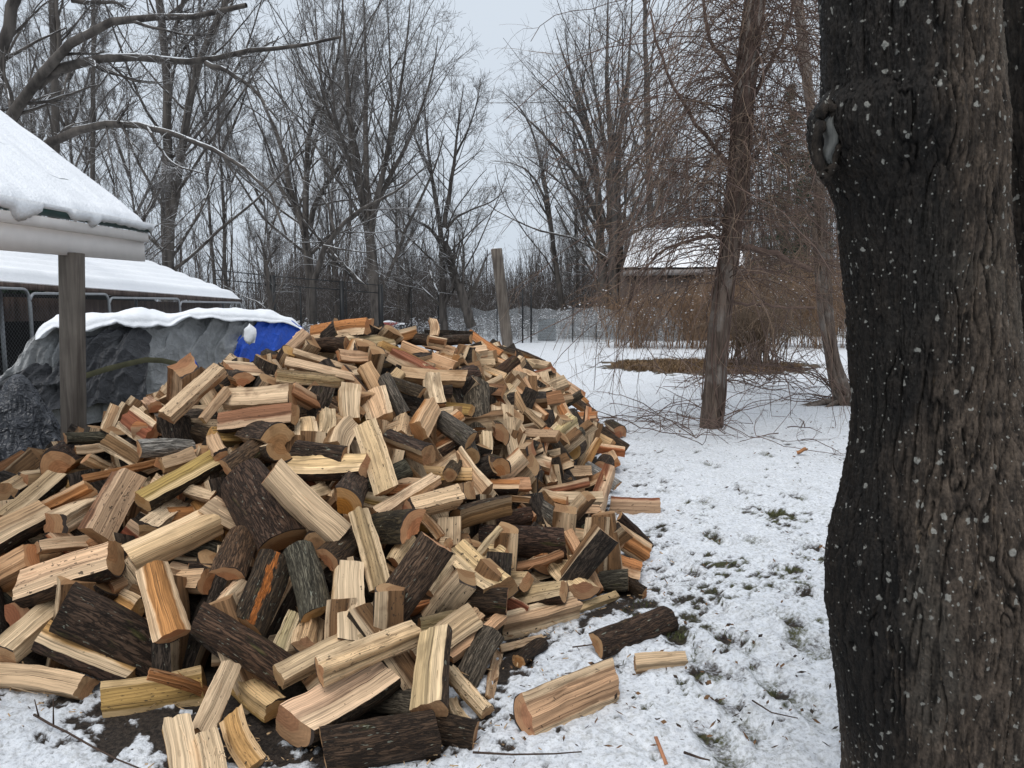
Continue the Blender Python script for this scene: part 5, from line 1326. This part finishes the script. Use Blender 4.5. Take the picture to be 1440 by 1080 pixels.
def shrub(px, ybase, D, W, H, label, seed, mat, n=70, dens=6, name='shrub', cat='shrub', group=None, blobs=0, arch=1.0, r0=.012, fan=None):
    rg = np.random.default_rng(seed); b = P(px, ybase, D); b[2] = 0; root = empty(name, b, label, cat, group)
    a = rg.uniform(0, 6.28, n); k = rg.random(n)**.6; sx = rg.normal(0, W*.17, n) if fan is None else rg.normal(0, fan, n)
    st = b+np.stack([sx, rg.normal(0, W*.16, n), np.zeros(n)], 1); t = np.linspace(0, 1, 8)
    out = np.stack([np.cos(a)*k*W*.62, np.sin(a)*k*W*.5, 0*a], 1); h = H*rg.uniform(.65, 1.05, n)*np.sqrt(1-.55*k*k)
    pts = st[:, None]+out[:, None]*(t**1.3)[None, :, None]; pts[..., 2] = h[:, None]*(np.sin(t*math.pi*(.5+arch*.22*k[:, None]))/1.0); pts += rg.normal(0, .03, pts.shape)*t[None, :, None]
    pts[..., 2] = np.maximum(pts[..., 2], 0.02*np.arange(8)[None]/8)
    rad = r0*rg.uniform(.6, 1.2, n)[:, None]*np.linspace(1, .4, 8)[None]
    mb = MB(); mb.tubes(pts, rad, 4); mb.build('stems', mat, root, True)
    mb = MB(); p, r = grow(rg, pts, rad, dens, .06, .98, (.4, 1.5), .40, .6, 6, .30, .05, .005, .2, 1.6, .06); kp = p[:, :, 2].min(1) > rg.random(len(p))**2*.6; p, r = p[kp], r[kp]; mb.tubes(p, r, 3)
    p2, r2 = grow(rg, p, r, max(2, dens-2), .1, .98, (.4, 1.2), .6, .7, 5, .34, .03, .0042, .12, .8, .0); mb_p2 = r2
    th = rg.random(len(p2))**2*.7+.03; kp = p2[:, :, 2].min(1) > th; p2, r2 = p2[kp], r2[kp]; mb.tubes(p2, r2, 3)
    mb.build('twigs', mat, root, True)
    if blobs:
        i = rg.integers(0, len(p2), blobs); c = p2[i, rg.integers(0, 4, blobs)]; s = rg.uniform(.012, .034, blobs)[:, None]*np.array([1.3, 1.3, .7])
        oc = np.array([(1,0,0),(-1,0,0),(0,1,0),(0,-1,0),(0,0,1),(0,0,-1)], float); V = (c[:, None]+oc[None]*s[:, None]*(1+.3*rg.normal(size=(blobs, 6, 1)))).reshape(-1, 3)
        f = np.array([(0,2,4),(2,1,4),(1,3,4),(3,0,4),(2,0,5),(1,2,5),(3,1,5),(0,3,5)]); T = (np.arange(blobs)[:, None, None]*6+f[None]).reshape(-1, 3)
        mb = MB(); mb.add(V, tris=T); mb.build('snow_clumps', M_SNOW, root, True)
    place(root)
M_BROWN = simple('brown_twig', (.20, .125, .075), .8, .45, 4)
M_BROWN2 = simple('dark_brown_twig', (.12, .085, .058), .8, .45, 4)
shrub(905, 476, 27.5, 3.2, 2.3, 'brown rounded bramble thicket left of the vine-hung snag', 301, M_BROWN, 90, 6, blobs=160)
shrub(985, 476, 27, 3.4, 2.7, 'dense brown thicket directly behind the vine-hung snag', 302, M_BROWN, 100, 6, blobs=180)
shrub(1065, 476, 28, 3.4, 3.4, 'tall golden-brown thicket between the snag and the leaning vine tree', 303, M_BROWN, 100, 6, blobs=180)
shrub(1150, 476, 27.5, 3.4, 3.5, 'golden-brown thicket behind the leaning vine tree', 304, M_BROWN, 100, 6, blobs=180)
shrub(1230, 476, 28, 3.4, 3.3, 'golden-brown thicket half hidden by the big trunk', 305, M_BROWN, 70, 6, blobs=80)
shrub(1062, 512, 18.8, 2.6, 1.9, 'many-stemmed bush fanning up from the dead grass bed', 306, M_BROWN2, 110, 5, fan=.32, r0=.016, arch=.9)
for i, (px, yb, D, W, H, lab) in enumerate([(420, 468, 27, 1.7, .95, 'snow-laden low bush right of the blue tarp behind the fence'), (455, 468, 28, 1.6, .8, 'snowy bush between two black fence posts'), (600, 470, 33, 2.2, .9, 'snowy brush under the small forked tree'), (660, 474, 34, 2.6, 1.1, 'frosted brush behind the netting left of the wooden post'), (720, 476, 34, 2.4, 1.1, 'frosted brush right of the wooden post'), (800, 476, 34.5, 2.4, 1.35, 'frosted pale brush right of the compost bin'), (845, 476, 34, 2.4, 1.4, 'frosted pale brush by the right end of the netting'), (520, 468, 31, 2.0, .8, 'snowy low brush behind the thick fence post')]):
    shrub(px, yb, D, W, H, lab, 320+i, M_SNOWTWIG, 40, 6, blobs=420, r0=.009)
def junk():
    base = P(558, 462, 34)*np.array([1, 1, 0])
    red = simple('faded_red', (.33, .09, .08), .7, .3, 3); dark = simple('dark_tub', (.012, .018, .022), .5)
    def bx(c, s, m, name, lab, cat, tilt=0):
        o_ = empty(name, c, lab, cat); mb = MB(); ca, sa = math.cos(tilt), math.sin(tilt); w, d, h = s
        ax, ay = np.array([ca, sa, 0]), np.array([-sa, ca, 0]); z = np.array([0, 0, 1.])
        for sg in (1, -1): mb.box(c+ax*sg*(w-.02)+z*h, ax*.02, ay*d, z*h); mb.box(c+ay*sg*(d-.02)+z*h, ax*(w-.04), ay*.02, z*h)
        mb.box(c+z*.03, ax*w, ay*d, z*.03); mb.build('shell', m, o_)
        mb = MB(); g = np.array([[c+ax*w*u+ay*d*v+z*(h*2-.02+.10*math.cos(u*1.5)*math.cos(v*1.5)) for u in np.linspace(-1, 1, 12)] for v in np.linspace(-1, 1, 12)]); mb.grid(g); mb.build('snow_cover', M_SNOW, o_, True); place(o_)
    bx(base+np.array([.25, 0, .35]), (.33, .3, .17), dark, 'storage_tub', 'dark tub heaped with snow left of the small forked tree', 'tub', .3)
    bx(base+np.array([-.42, .3, .15]), (.38, .3, .32), red, 'plastic_crate', 'faded red crate beside the dark snowy tub', 'crate', -.2)
    bx(base+np.array([-.05, .7, .1]), (.5, .3, .18), red, 'plastic_crate', 'faded red box under the dark snowy tub', 'crate', .1)
junk()
# ---- vine-hung trees
def vine_bark():
    k = NT('vine_bark'); p = k.pos(); n = k.noise(k.map(p, (26, 26, 2.2)), 1.0, 5, .6, .5); m = k.noise(p, 2.2, 4)
    c = k.mix(k.ss(n, .3, .7), (.045, .032, .025), (.155, .118, .094)); c = k.mix(k.math('MULTIPLY', k.ss(m, .5, .62), .6), c, k.mix(n, (.12, .105, .095), (.30, .27, .24)))
    z = k.N('ShaderNodeSeparateXYZ', {0: p}).outputs[2]; c = k.mix(k.math('MULTIPLY', k.ss(k.math('ADD', z, k.lin(m, 0, 1, -.8, .8)), 3.7, 4.5), .8), c, k.mix(n, (.16, .13, .11), (.36, .31, .27)))
    k.set('Base Color', c); k.set('Normal', k.bump(n, .9, .025)); return k.m
M_VBARK = vine_bark(); M_VINE = simple('vine', (.105, .070, .056), .75, .45, 3); M_VINE2 = simple('vine_pale', (.20, .14, .10), .75, .4, 3)
def trunk_mesh(path, radii, mat, parent, seed, na=40, nz=150, amp=.12, name='trunk', stretch=3.):
    pts = resample(path, nz); r = np.interp(np.linspace(0, 1, nz), np.linspace(0, 1, len(radii)), radii); a = np.linspace(0, 2*math.pi, na+1)
    z = pts[:, 2]
    q = np.stack([np.cos(a)[None]*2.2+0*z[:, None], np.sin(a)[None]*2.2+0*z[:, None], z[:, None]*1.2+0*a[None]], -1)
    d = 1+amp*fbm(q*1.4, 4, seed)+amp*.8*(np.abs(fbm(q*np.array([2.4, 2.4, .6]), 3, seed+3))*2-.5)
    g = np.stack([pts[:, 0, None]+np.cos(a)[None]*r[:, None]*d, pts[:, 1, None]+np.sin(a)[None]*r[:, None]*d, np.repeat(z[:, None], na+1, 1)], -1); g[:, -1] = g[:, 0]
    mb = MB(); mb.grid(g); return mb.build(name, mat, parent, True), pts, r
def strands(rg, starts, n, out, drop, length, side=None, npts=12, fl=.13, up0=.5):
    """long vines that leave the trunk, arch outwards and hang"""
    i = rg.integers(0, len(starts), n); st = starts[i]; a = rg.uniform(0, 6.28, n)
    d = np.stack([np.cos(a)*1.35, np.sin(a)*.9, rg.normal(up0, .45, n)], 1); d /= np.linalg.norm(d, axis=1, keepdims=True)
    L = rg.uniform(.35, 1., n)*length; step = (L/(npts-1))[:, None]; cur = st.copy(); res = np.empty((n, npts, 3)); res[:, 0] = st
    hang = rg.uniform(.6, 1.3, n)*drop
    for s in range(1, npts):
        d = d+rg.normal(0, fl, (n, 3)); d[:, 2] -= hang*.5; d /= np.linalg.norm(d, axis=1, keepdims=True); cur = cur+d*step
        low = cur[:, 2] < .03; cur[low, 2] = .03+rg.random(low.sum())*.03; d[low, 2] = abs(d[low, 2])*.3; res[:, s] = cur
    return res
def vine_tree():
    D = 9.6; path = pl(D, [(1000, 604), (1003, 560), (1012, 440), (1022, 380), (1030, 330), (1040, 230), (1047, 120), (1062, 0), (1075, -110)]); path[0][2] = -.03
    root = empty('vine_covered_snag', path[0], 'leaning dead trunk wrapped and hung all over with reddish vines', 'tree')
    _, pts, r = trunk_mesh(path, [.150, .132, .122, .11, .115, .118, .112, .11, .105], M_VBARK, root, 401, 48, 200, .10)
    rg = np.random.default_rng(11); mb = MB()
    # vines clinging to the trunk
    ps, rs = [], []
    for k in range(46):
        z0, z1 = (rg.uniform(.0, .5), rg.uniform(.45, 1.)) if k % 3 else (rg.uniform(.4, .6), 1.)
        if z1 < z0: z0, z1 = z1, z0
        t = np.linspace(z0, z1, 26); j = t*(len(pts)-1); ji = np.minimum(j.astype(int), len(pts)-2); c = pts[ji]; rr = r[ji]*1.04+.008
        a = rg.uniform(0, 6.28)+t*rg.normal(0, 5)+.6*np.sin(t*rg.uniform(8, 26)+rg.uniform(0, 6))
        ps.append(c+np.stack([np.cos(a)*rr, np.sin(a)*rr, 0*a], 1)); rs.append(np.full(26, rg.uniform(.004, .013)))
    mb.tubes(np.array(ps), np.array(rs), 6); mb.build('clinging_vines', M_VINE, root, True)
    hi = pts[int(.30*len(pts)):]; mb = MB(); m2 = MB()
    s = strands(rg, hi, 420, 1, .34, 3.7, npts=14, fl=.17, up0=.7); rad = rg.uniform(.004, .009, 420)[:, None]*np.linspace(1, .5, 14)[None]; mb.tubes(s, rad, 4)
    p, q = grow(rg, s, rad, 5, .1, .98, (.3, 1.2), .42, .65, 8, .19, -.10, .003, .25, 1.6, .1); p[..., 2] = np.maximum(p[..., 2], .03)
    h = rg.random(len(p)) < .45; mb.tubes(p[~h], q[~h], 3); m2.tubes(p[h], q[h], 3)
    p2, q2 = grow(rg, p[::2], q[::2], 3, .1, .95, (.3, 1.2), .6, .7, 5, .2, -.06, .0022, .12, .8, .1); p2[..., 2] = np.maximum(p2[..., 2], .03); m2.tubes(p2, q2, 3)
    # extra nest around the upper trunk and long curtains to the left
    s = strands(rg, pts[int(.40*len(pts)):], 400, 1, .14, 1.3, npts=9, fl=.25, up0=.1); mb.tubes(s, rg.uniform(.003, .007, 400)[:, None]*np.linspace(1, .5, 9)[None], 3)
    mb.build('hanging_vines', M_VINE, root, True); m2.build('vine_twigs', M_VINE2, root, True)
    # side limbs seen in the photograph
    mb = MB()
    for tr, r0, r1 in (([(1030, 345), (1075, 352), (1110, 365), (1142, 380)], .045, .035), ([(1034, 332), (985, 335), (940, 346), (905, 372), (893, 405), (880, 435), (868, 470)], .025, .006), ([(1025, 425), (1065, 428), (1110, 432), (1145, 434)], .02, .014), ([(1040, 250), (1000, 200), (960, 150), (930, 80), (915, 10)], .03, .012), ([(1045, 160), (1085, 90), (1110, 30), (1130, -40)], .03, .015), ([(1045, 130), (1000, 60), (985, -10), (980, -60)], .03, .015)):
        q = resample(pl(D+.05, tr, rg.uniform(-.5, .8)), 14); q += rg.normal(0, .012, q.shape); mb.tube(q, np.linspace(r0, r1, 14), 7)
    mb.build('branch', M_VINE, root, True); place(root)
vine_tree()
def vine_tree2():
    D = 11.8; root = empty('vine_covered_tree', P(1188, 574, D)*np.array([1, 1, 0]), 'gnarled vine-twisted tree leaning left beside the big dark trunk', 'tree')
    path = pl(D, [(1190, 578), (1180, 545), (1170, 500), (1160, 450), (1152, 390), (1155, 300), (1147, 200), (1132, 90), (1122, 0), (1112, -90)]); path[0][2] = -.03
    _, pts, r = trunk_mesh(path, [.17, .11, .09, .08, .08, .078, .075, .075, .07, .065], M_VBARK, root, 421, 36, 170, .16)
    rg = np.random.default_rng(12)
    for px0, off in (((1186, 1172, 1158, 1150, 1145), 0), ((1200, 1182, 1170, 1166, 1160), .1)):
        q = pl(D-.12+off, list(zip(px0, (575, 530, 470, 400, 320)))); t, _, _ = trunk_mesh(q, [.07, .05, .045, .04, .035], M_VBARK, root, 430+int(off*10), 16, 80, .15, 'stem')
    mb = MB()
    for k in range(7):
        a = rg.uniform(2.4, 7.0); b = path[0]+np.array([0, 0, .12]); e = b+np.array([math.cos(a)*.8, math.sin(a)*.45, -.11]); mb.tube(resample([b, (b+e)/2+[0, 0, .03], e], 8), np.linspace(.06, .02, 8), 7)
    mb.build('roots', M_VBARK, root, True)
    mb = MB(); m2 = MB(); s = strands(rg, pts[int(.25*len(pts)):], 260, 1, .32, 3.0, npts=13, fl=.17, up0=.6); rad = rg.uniform(.004, .010, 260)[:, None]*np.linspace(1, .5, 13)[None]; mb.tubes(s, rad, 4)
    p, q = grow(rg, s, rad, 5, .1, .98, (.3, 1.2), .42, .65, 7, .19, -.06, .0035, .25, 1.6, .1); p[..., 2] = np.maximum(p[..., 2], .03); m2.tubes(p, q, 3)
    # low tangle of runners over the snow
    st = np.concatenate([np.repeat(path[0][None], 30, 0)+rg.normal(0, .25, (30, 3))*[1, .6, 0]+[0, 0, .08], G(1060, 545)[None]+rg.normal(0, .7, (60, 3))*[1, .9, 0]+[0, 0, .15]])
    s = strands(rg, st, 120, 1, .20, 2.1, npts=11, up0=1.0); mb.tubes(s, rg.uniform(.004, .012, 120)[:, None]*np.linspace(1, .5, 11)[None], 4)
    p, q = grow(rg, s, np.full((120, 11), .007), 3, .2, .98, (.4, 1.2), .4, .6, 6, .2, -.03, .003, .2, .8, .1); p[..., 2] = np.maximum(p[..., 2], .02); mb.tubes(p, q, 3)
    mb.build('hanging_vines', M_VINE, root, True); m2.build('vine_twigs', M_VINE2, root, True); place(root)
vine_tree2()
def runners():
    rg = np.random.default_rng(14); st = G(960, 610)[None]+rg.normal(0, 1, (90, 3))*[.75, .75, 0]+[0, 0, .12]
    s = strands(rg, st, 70, 1, .22, 1.3, npts=10, up0=.8); mb = MB(); mb.tubes(s, rg.uniform(.003, .007, 70)[:, None]*np.linspace(1, .5, 10)[None], 4)
    p, q = grow(rg, s, np.full((70, 10), .005), 3, .2, .98, (.4, 1.2), .4, .6, 6, .2, -.02, .0025, .15, .6, .1); p[..., 2] = np.maximum(p[..., 2], .02); mb.tubes(p, q, 3)
    mb.build('vine_runners', M_VINE, None, True, label='thin fallen vine runners and leaf litter around the foot of the snag', cat='vines', kind='stuff')
runners()
mb = MB(); c = G(1128, 636, .05); mb.grid(np.array([[c+[u*.05, v*.03, .02*math.sin(u*2)+.03*abs(v)] for u in np.linspace(-1, 1, 6)] for v in np.linspace(-1, 1, 5)])); lf = mb.build('dead_leaf', simple('leaf', (.30, .14, .06)), None, True, label='single curled brown leaf hanging on vines above the snow', cat='leaf'); lf.modifiers.new('s', 'SOLIDIFY').thickness = .003

# ---- the big trunk in the foreground
def big_bark():
    k = NT('big_bark'); p = k.pos(); rd = k.attr('ridge').outputs['Fac']; st = k.attr('soot').outputs['Fac']
    n = k.noise(k.map(p, (55, 55, 11)), 1.0, 6, .68, .3); f = k.noise(p, 130, 4, .65); m = k.noise(k.map(p, (5, 5, 2)), 1.0, 4)
    c = k.mix(k.ss(n, .32, .68), (.016, .0125, .010), (.075, .057, .043)); c = k.mix(k.math('MULTIPLY', k.ss(m, .5, .66), .45), c, (.085, .074, .060))
    c = k.mul(c, k.lin(rd, -1, 1, .25, 1.45)); c = k.mul(c, k.lin(f, .3, .7, .75, 1.3))  # fissures darkened in the colour, imitating occlusion between the bark ridges
    flake = k.noise(k.map(p, (60, 60, 13)), 1.0, 3, .5); c = k.mix(k.math('MULTIPLY', k.ss(flake, .66, .72), .6), c, (.15, .11, .075))
    c = k.mix(st, c, k.mul(c, .15))
    V = k.vor(k.addv(k.map(p, (1, 1, .8)), k.N('ShaderNodeVectorMath', {0: k.N('ShaderNodeTexNoise', {'Vector': p, 'Scale': 45.}).outputs[1], 1: (.022, .022, .022)}, operation='MULTIPLY').outputs[0]), 44)
    sx = k.N('ShaderNodeSeparateXYZ', {0: V.outputs['Color']}); dens = k.noise(k.map(p, (4, 4, 2.4)), 1.0, 3)
    sel = k.math('MULTIPLY', k.ss(k.math('ADD', sx.outputs[0], k.lin(dens, .3, .7, -.26, .42)), .62, .66), k.ss(V.outputs['Distance'], k.lin(sx.outputs[1], 0, 1, .10, .40), k.lin(sx.outputs[1], 0, 1, .04, .26)))
    V2 = k.vor(p, 95); s2 = k.N('ShaderNodeSeparateXYZ', {0: V2.outputs['Color']}); sel2 = k.math('MULTIPLY', k.ss(s2.outputs[0], .90, .92), k.ss(V2.outputs['Distance'], .30, .20))
    li = k.math('MULTIPLY', k.math('MAXIMUM', sel, sel2), k.lin(f, .3, .7, .55, 1.))
    c = k.mix(k.math('MULTIPLY', li, .85), c, (.30, .295, .265))
    k.set('Base Color', c); k.set('Roughness', k.mix(st, (.9,)*3, (.62,)*3)); k.bsdf.inputs['Specular IOR Level'].default_value = .2
    h = k.math('ADD', k.math('MULTIPLY', n, 1.0), k.math('ADD', k.math('MULTIPLY', f, .35), k.math('MULTIPLY', li, .2))); k.set('Normal', k.bump(h, .9, .008)); return k.m
M_BIG = big_bark()
def big_stem(Lt, Rt, D, z0, z1, nz, na, name, parent, seed, soot=True, dr=.9, sootx=0.):
    zs = np.concatenate([np.linspace(z0, .35, nz//10)[:-1], np.linspace(.35, 2.75, nz-nz//5), np.linspace(2.75, z1, nz//10)[1:]]); V = []; rd = []; so = []
    # pixel row of each height at distance D
    rows = np.array([(P(720, y, D)[2], y) for y in range(-400, 1900, 10)])[::-1]; py = np.interp(zs, rows[:, 0], rows[:, 1])
    def xt(tab): return np.array([P(interp(tab, y), y, D)[0] for y in py])
    l, r_ = xt(Lt), xt(Rt); cx, rx = (l+r_)/2, (r_-l)/2; ry = np.minimum(rx, .34)*dr+.02
    a = np.concatenate([np.linspace(0, math.pi, na//6+1)[:-1], np.linspace(math.pi, 2*math.pi, na-na//6+1)]); X = np.cos(a)[None]; Y = np.sin(a)[None]; Z = zs[:, None]
    wx, wy = cx[:, None]+rx[:, None]*X, D+ry[:, None]*Y; w = np.stack([wx, wy, Z+0*wx], -1)
    warp = fbm(w*np.array([5, 5, 4.]), 3, seed+1)[..., None]
    v = fbm(w*np.array([31, 31, 2.1])+warp*np.array([1.3, 1.3, .2]), 3, seed, .42)
    v2 = fbm(w*np.array([76, 76, 8.])+warp*np.array([2., 2, .5]), 3, seed+7, .5)
    f1 = (1-sstep(.0, .10, np.abs(v)))*sstep(-.35, .15, fbm(w*np.array([8, 8, 3.]), 2, seed+15)); f2 = 1-sstep(.0, .13, np.abs(v2))
    v3 = fbm(w*np.array([125, 125, 34]), 3, seed+9, .65); v4 = fbm(w*np.array([260, 260, 130]), 2, seed+19)
    lump = .012*fbm(w*np.array([5, 5, 3.2]), 3, seed+11)
    d = lump-.0065*f1-.003*f2+.005*np.clip(np.abs(v)*3, 0, 1)+.0055*v3+.003*v4
    g = w.copy(); g[..., 0] += X*d; g[..., 1] += Y*d; g[:, -1] = g[:, 0]
    rdv = np.clip(.45-1.2*f1-.7*f2+v3*.9+v4*.5, -1, 1)
    ps = (wx-sootx)/.15+1.3*fbm(w*np.array([3, 3, 1.6]), 5, seed+20, .6)
    s = sstep(.35, -.55, ps) if soot else np.full(wx.shape, .75)+.3*fbm(w*3, 3, seed+21)
    mb = MB(); mb.grid(g[:, ::-1]); return mb.build(name, M_BIG, parent, True, attrs={'ridge': rdv[:, ::-1].reshape(-1), 'soot': np.clip(s, 0, 1)[:, ::-1].reshape(-1)})
def big_tree():
    root = empty('foreground_tree', [1.25, 2.05, 0], 'huge dark double-stemmed trunk flecked with pale lichen at the right edge', 'tree')
    Lt = [(-400,1150),(0,1160),(130,1161),(143,1152),(158,1143),(185,1142),(215,1150),(240,1163),(262,1176),(290,1185),(340,1190),(450,1201),(560,1208),(620,1206),(660,1200),(700,1194),(740,1184),(770,1176),(800,1173),(860,1174),(900,1180),(1000,1191),(1080,1198),(1300,1180),(1500,1120)]
    Rt = [(-400,1370),(0,1386),(100,1394),(300,1404),(450,1412),(520,1422),(560,1436),(620,1460),(700,1490),(900,1530),(1300,1570),(1500,1640)]
    big_stem(Lt, Rt, 2.0, -.05, 3.6, 1000, 640, 'trunk', root, 501, True, .85, 1.02)
    Lt = [(-400,1418),(0,1400),(200,1405),(430,1434),(500,1447),(560,1450),(620,1450),(1500,1450)]; Rt = [(-400,1700),(0,1660),(560,1680),(1500,1700)]
    big_stem(Lt, Rt, 2.32, -.05, 3.6, 420, 260, 'stem', root, 531, False, .85)
    # healed branch scar on the left edge
    c = P(1166, 198, 1.93); rows = []
    for t in np.linspace(0, math.pi, 14): rows.append([c+np.array([.013*math.sin(t)*math.cos(x), .030*math.sin(t)*math.sin(x), .066*math.cos(t)])*(1+.06*math.sin(x*7))+np.array([.006*math.sin(t*5), 0, 0]) for x in np.linspace(0, 6.2832, 20)])
    mb = MB(); mb.grid(np.array(rows)[:, ::-1]); mb.build('branch_scar', plank('scar_wood', (.035, .036, .034), (.11, .112, .105), (30, 30, 2)), root, True)
    ring = [c+np.array([-.006+.022*math.cos(x), -.008, .088*math.sin(x)]) for x in np.linspace(0, 6.2832, 30)]; mb = MB(); mb.tube(np.array(ring)+.004*RNG.normal(size=(30, 3)), .011+.005*RNG.random(30), 8, False)
    o = mb.build('scar_rim', M_BIG, root, True, attrs={'ridge': np.full(240, .1), 'soot': np.full(240, .6)}); place(root)
    c = P(1427, 508, 2.04); rows = []
    for t in np.linspace(0, math.pi, 14): rows.append([c+np.array([.016*math.sin(t)*math.cos(x), .02*math.sin(t)*math.sin(x), .028*math.cos(t)])*(1+.2*vnoise(np.array([t*2, math.cos(x)*2, math.sin(x)*2]), 9)) for x in np.linspace(0, 6.2832, 20)])
    g = np.array(rows); g[:, -1] = g[:, 0]; mb = MB(); mb.grid(g[:, ::-1]); mb.build('snow_clump', M_SNOW, None, True, label='small white snow clump caught in the fork of the big trunk', cat='snow')
big_tree()
# ------------------------------------------------------------------ light
def world():
    w = bpy.data.worlds.new('World'); scene.world = w; w.use_nodes = True; t = w.node_tree; n = t.nodes
    bg = n['Background']; sky = n.new('ShaderNodeTexSky'); sky.sky_type = 'NISHITA'; sky.sun_disc = False
    sky.sun_elevation = R(60); sky.sun_rotation = R(205); sky.air_density = 1.5; sky.dust_density = 4; sky.ozone_density = 2
    hs = n.new('ShaderNodeHueSaturation'); hs.inputs['Saturation'].default_value = .25; t.links.new(sky.outputs[0], hs.inputs['Color'])
    tc = n.new('ShaderNodeTexCoord'); sx = n.new('ShaderNodeSeparateXYZ'); t.links.new(tc.outputs['Generated'], sx.inputs[0])
    rp = n.new('ShaderNodeValToRGB'); t.links.new(sx.outputs[2], rp.inputs[0])
    e = rp.color_ramp.elements; e[0].position = .0; e[0].color = (5.9, 6.6, 7.45, 1); e[1].position = 1.0; e[1].color = (10.5, 11.2, 12.3, 1)
    m = rp.color_ramp.elements.new(.40); m.color = (6.3, 7.0, 7.85, 1)
    mx = n.new('ShaderNodeMix'); mx.data_type = 'RGBA'; mx.inputs[0].default_value = .88
    t.links.new(hs.outputs[0], mx.inputs[6]); t.links.new(rp.outputs[0], mx.inputs[7])
    t.links.new(mx.outputs[2], bg.inputs['Color']); bg.inputs['Strength'].default_value = .1
    s = bpy.data.lights.new('sun', 'SUN'); s.energy = 1.5; s.angle = R(38); s.color = (1, .97, .93)
    so = bpy.data.objects.new('sun', s); COL.objects.link(so)
    so.rotation_euler = (R(30), 0, R(-25))
    scene.view_settings.view_transform = 'Standard'; scene.view_settings.look = 'None'; scene.view_settings.exposure = 0.2
    scene.view_settings.gamma = 1
world()
scene.cycles.max_bounces = 6; scene.cycles.transparent_max_bounces = 24
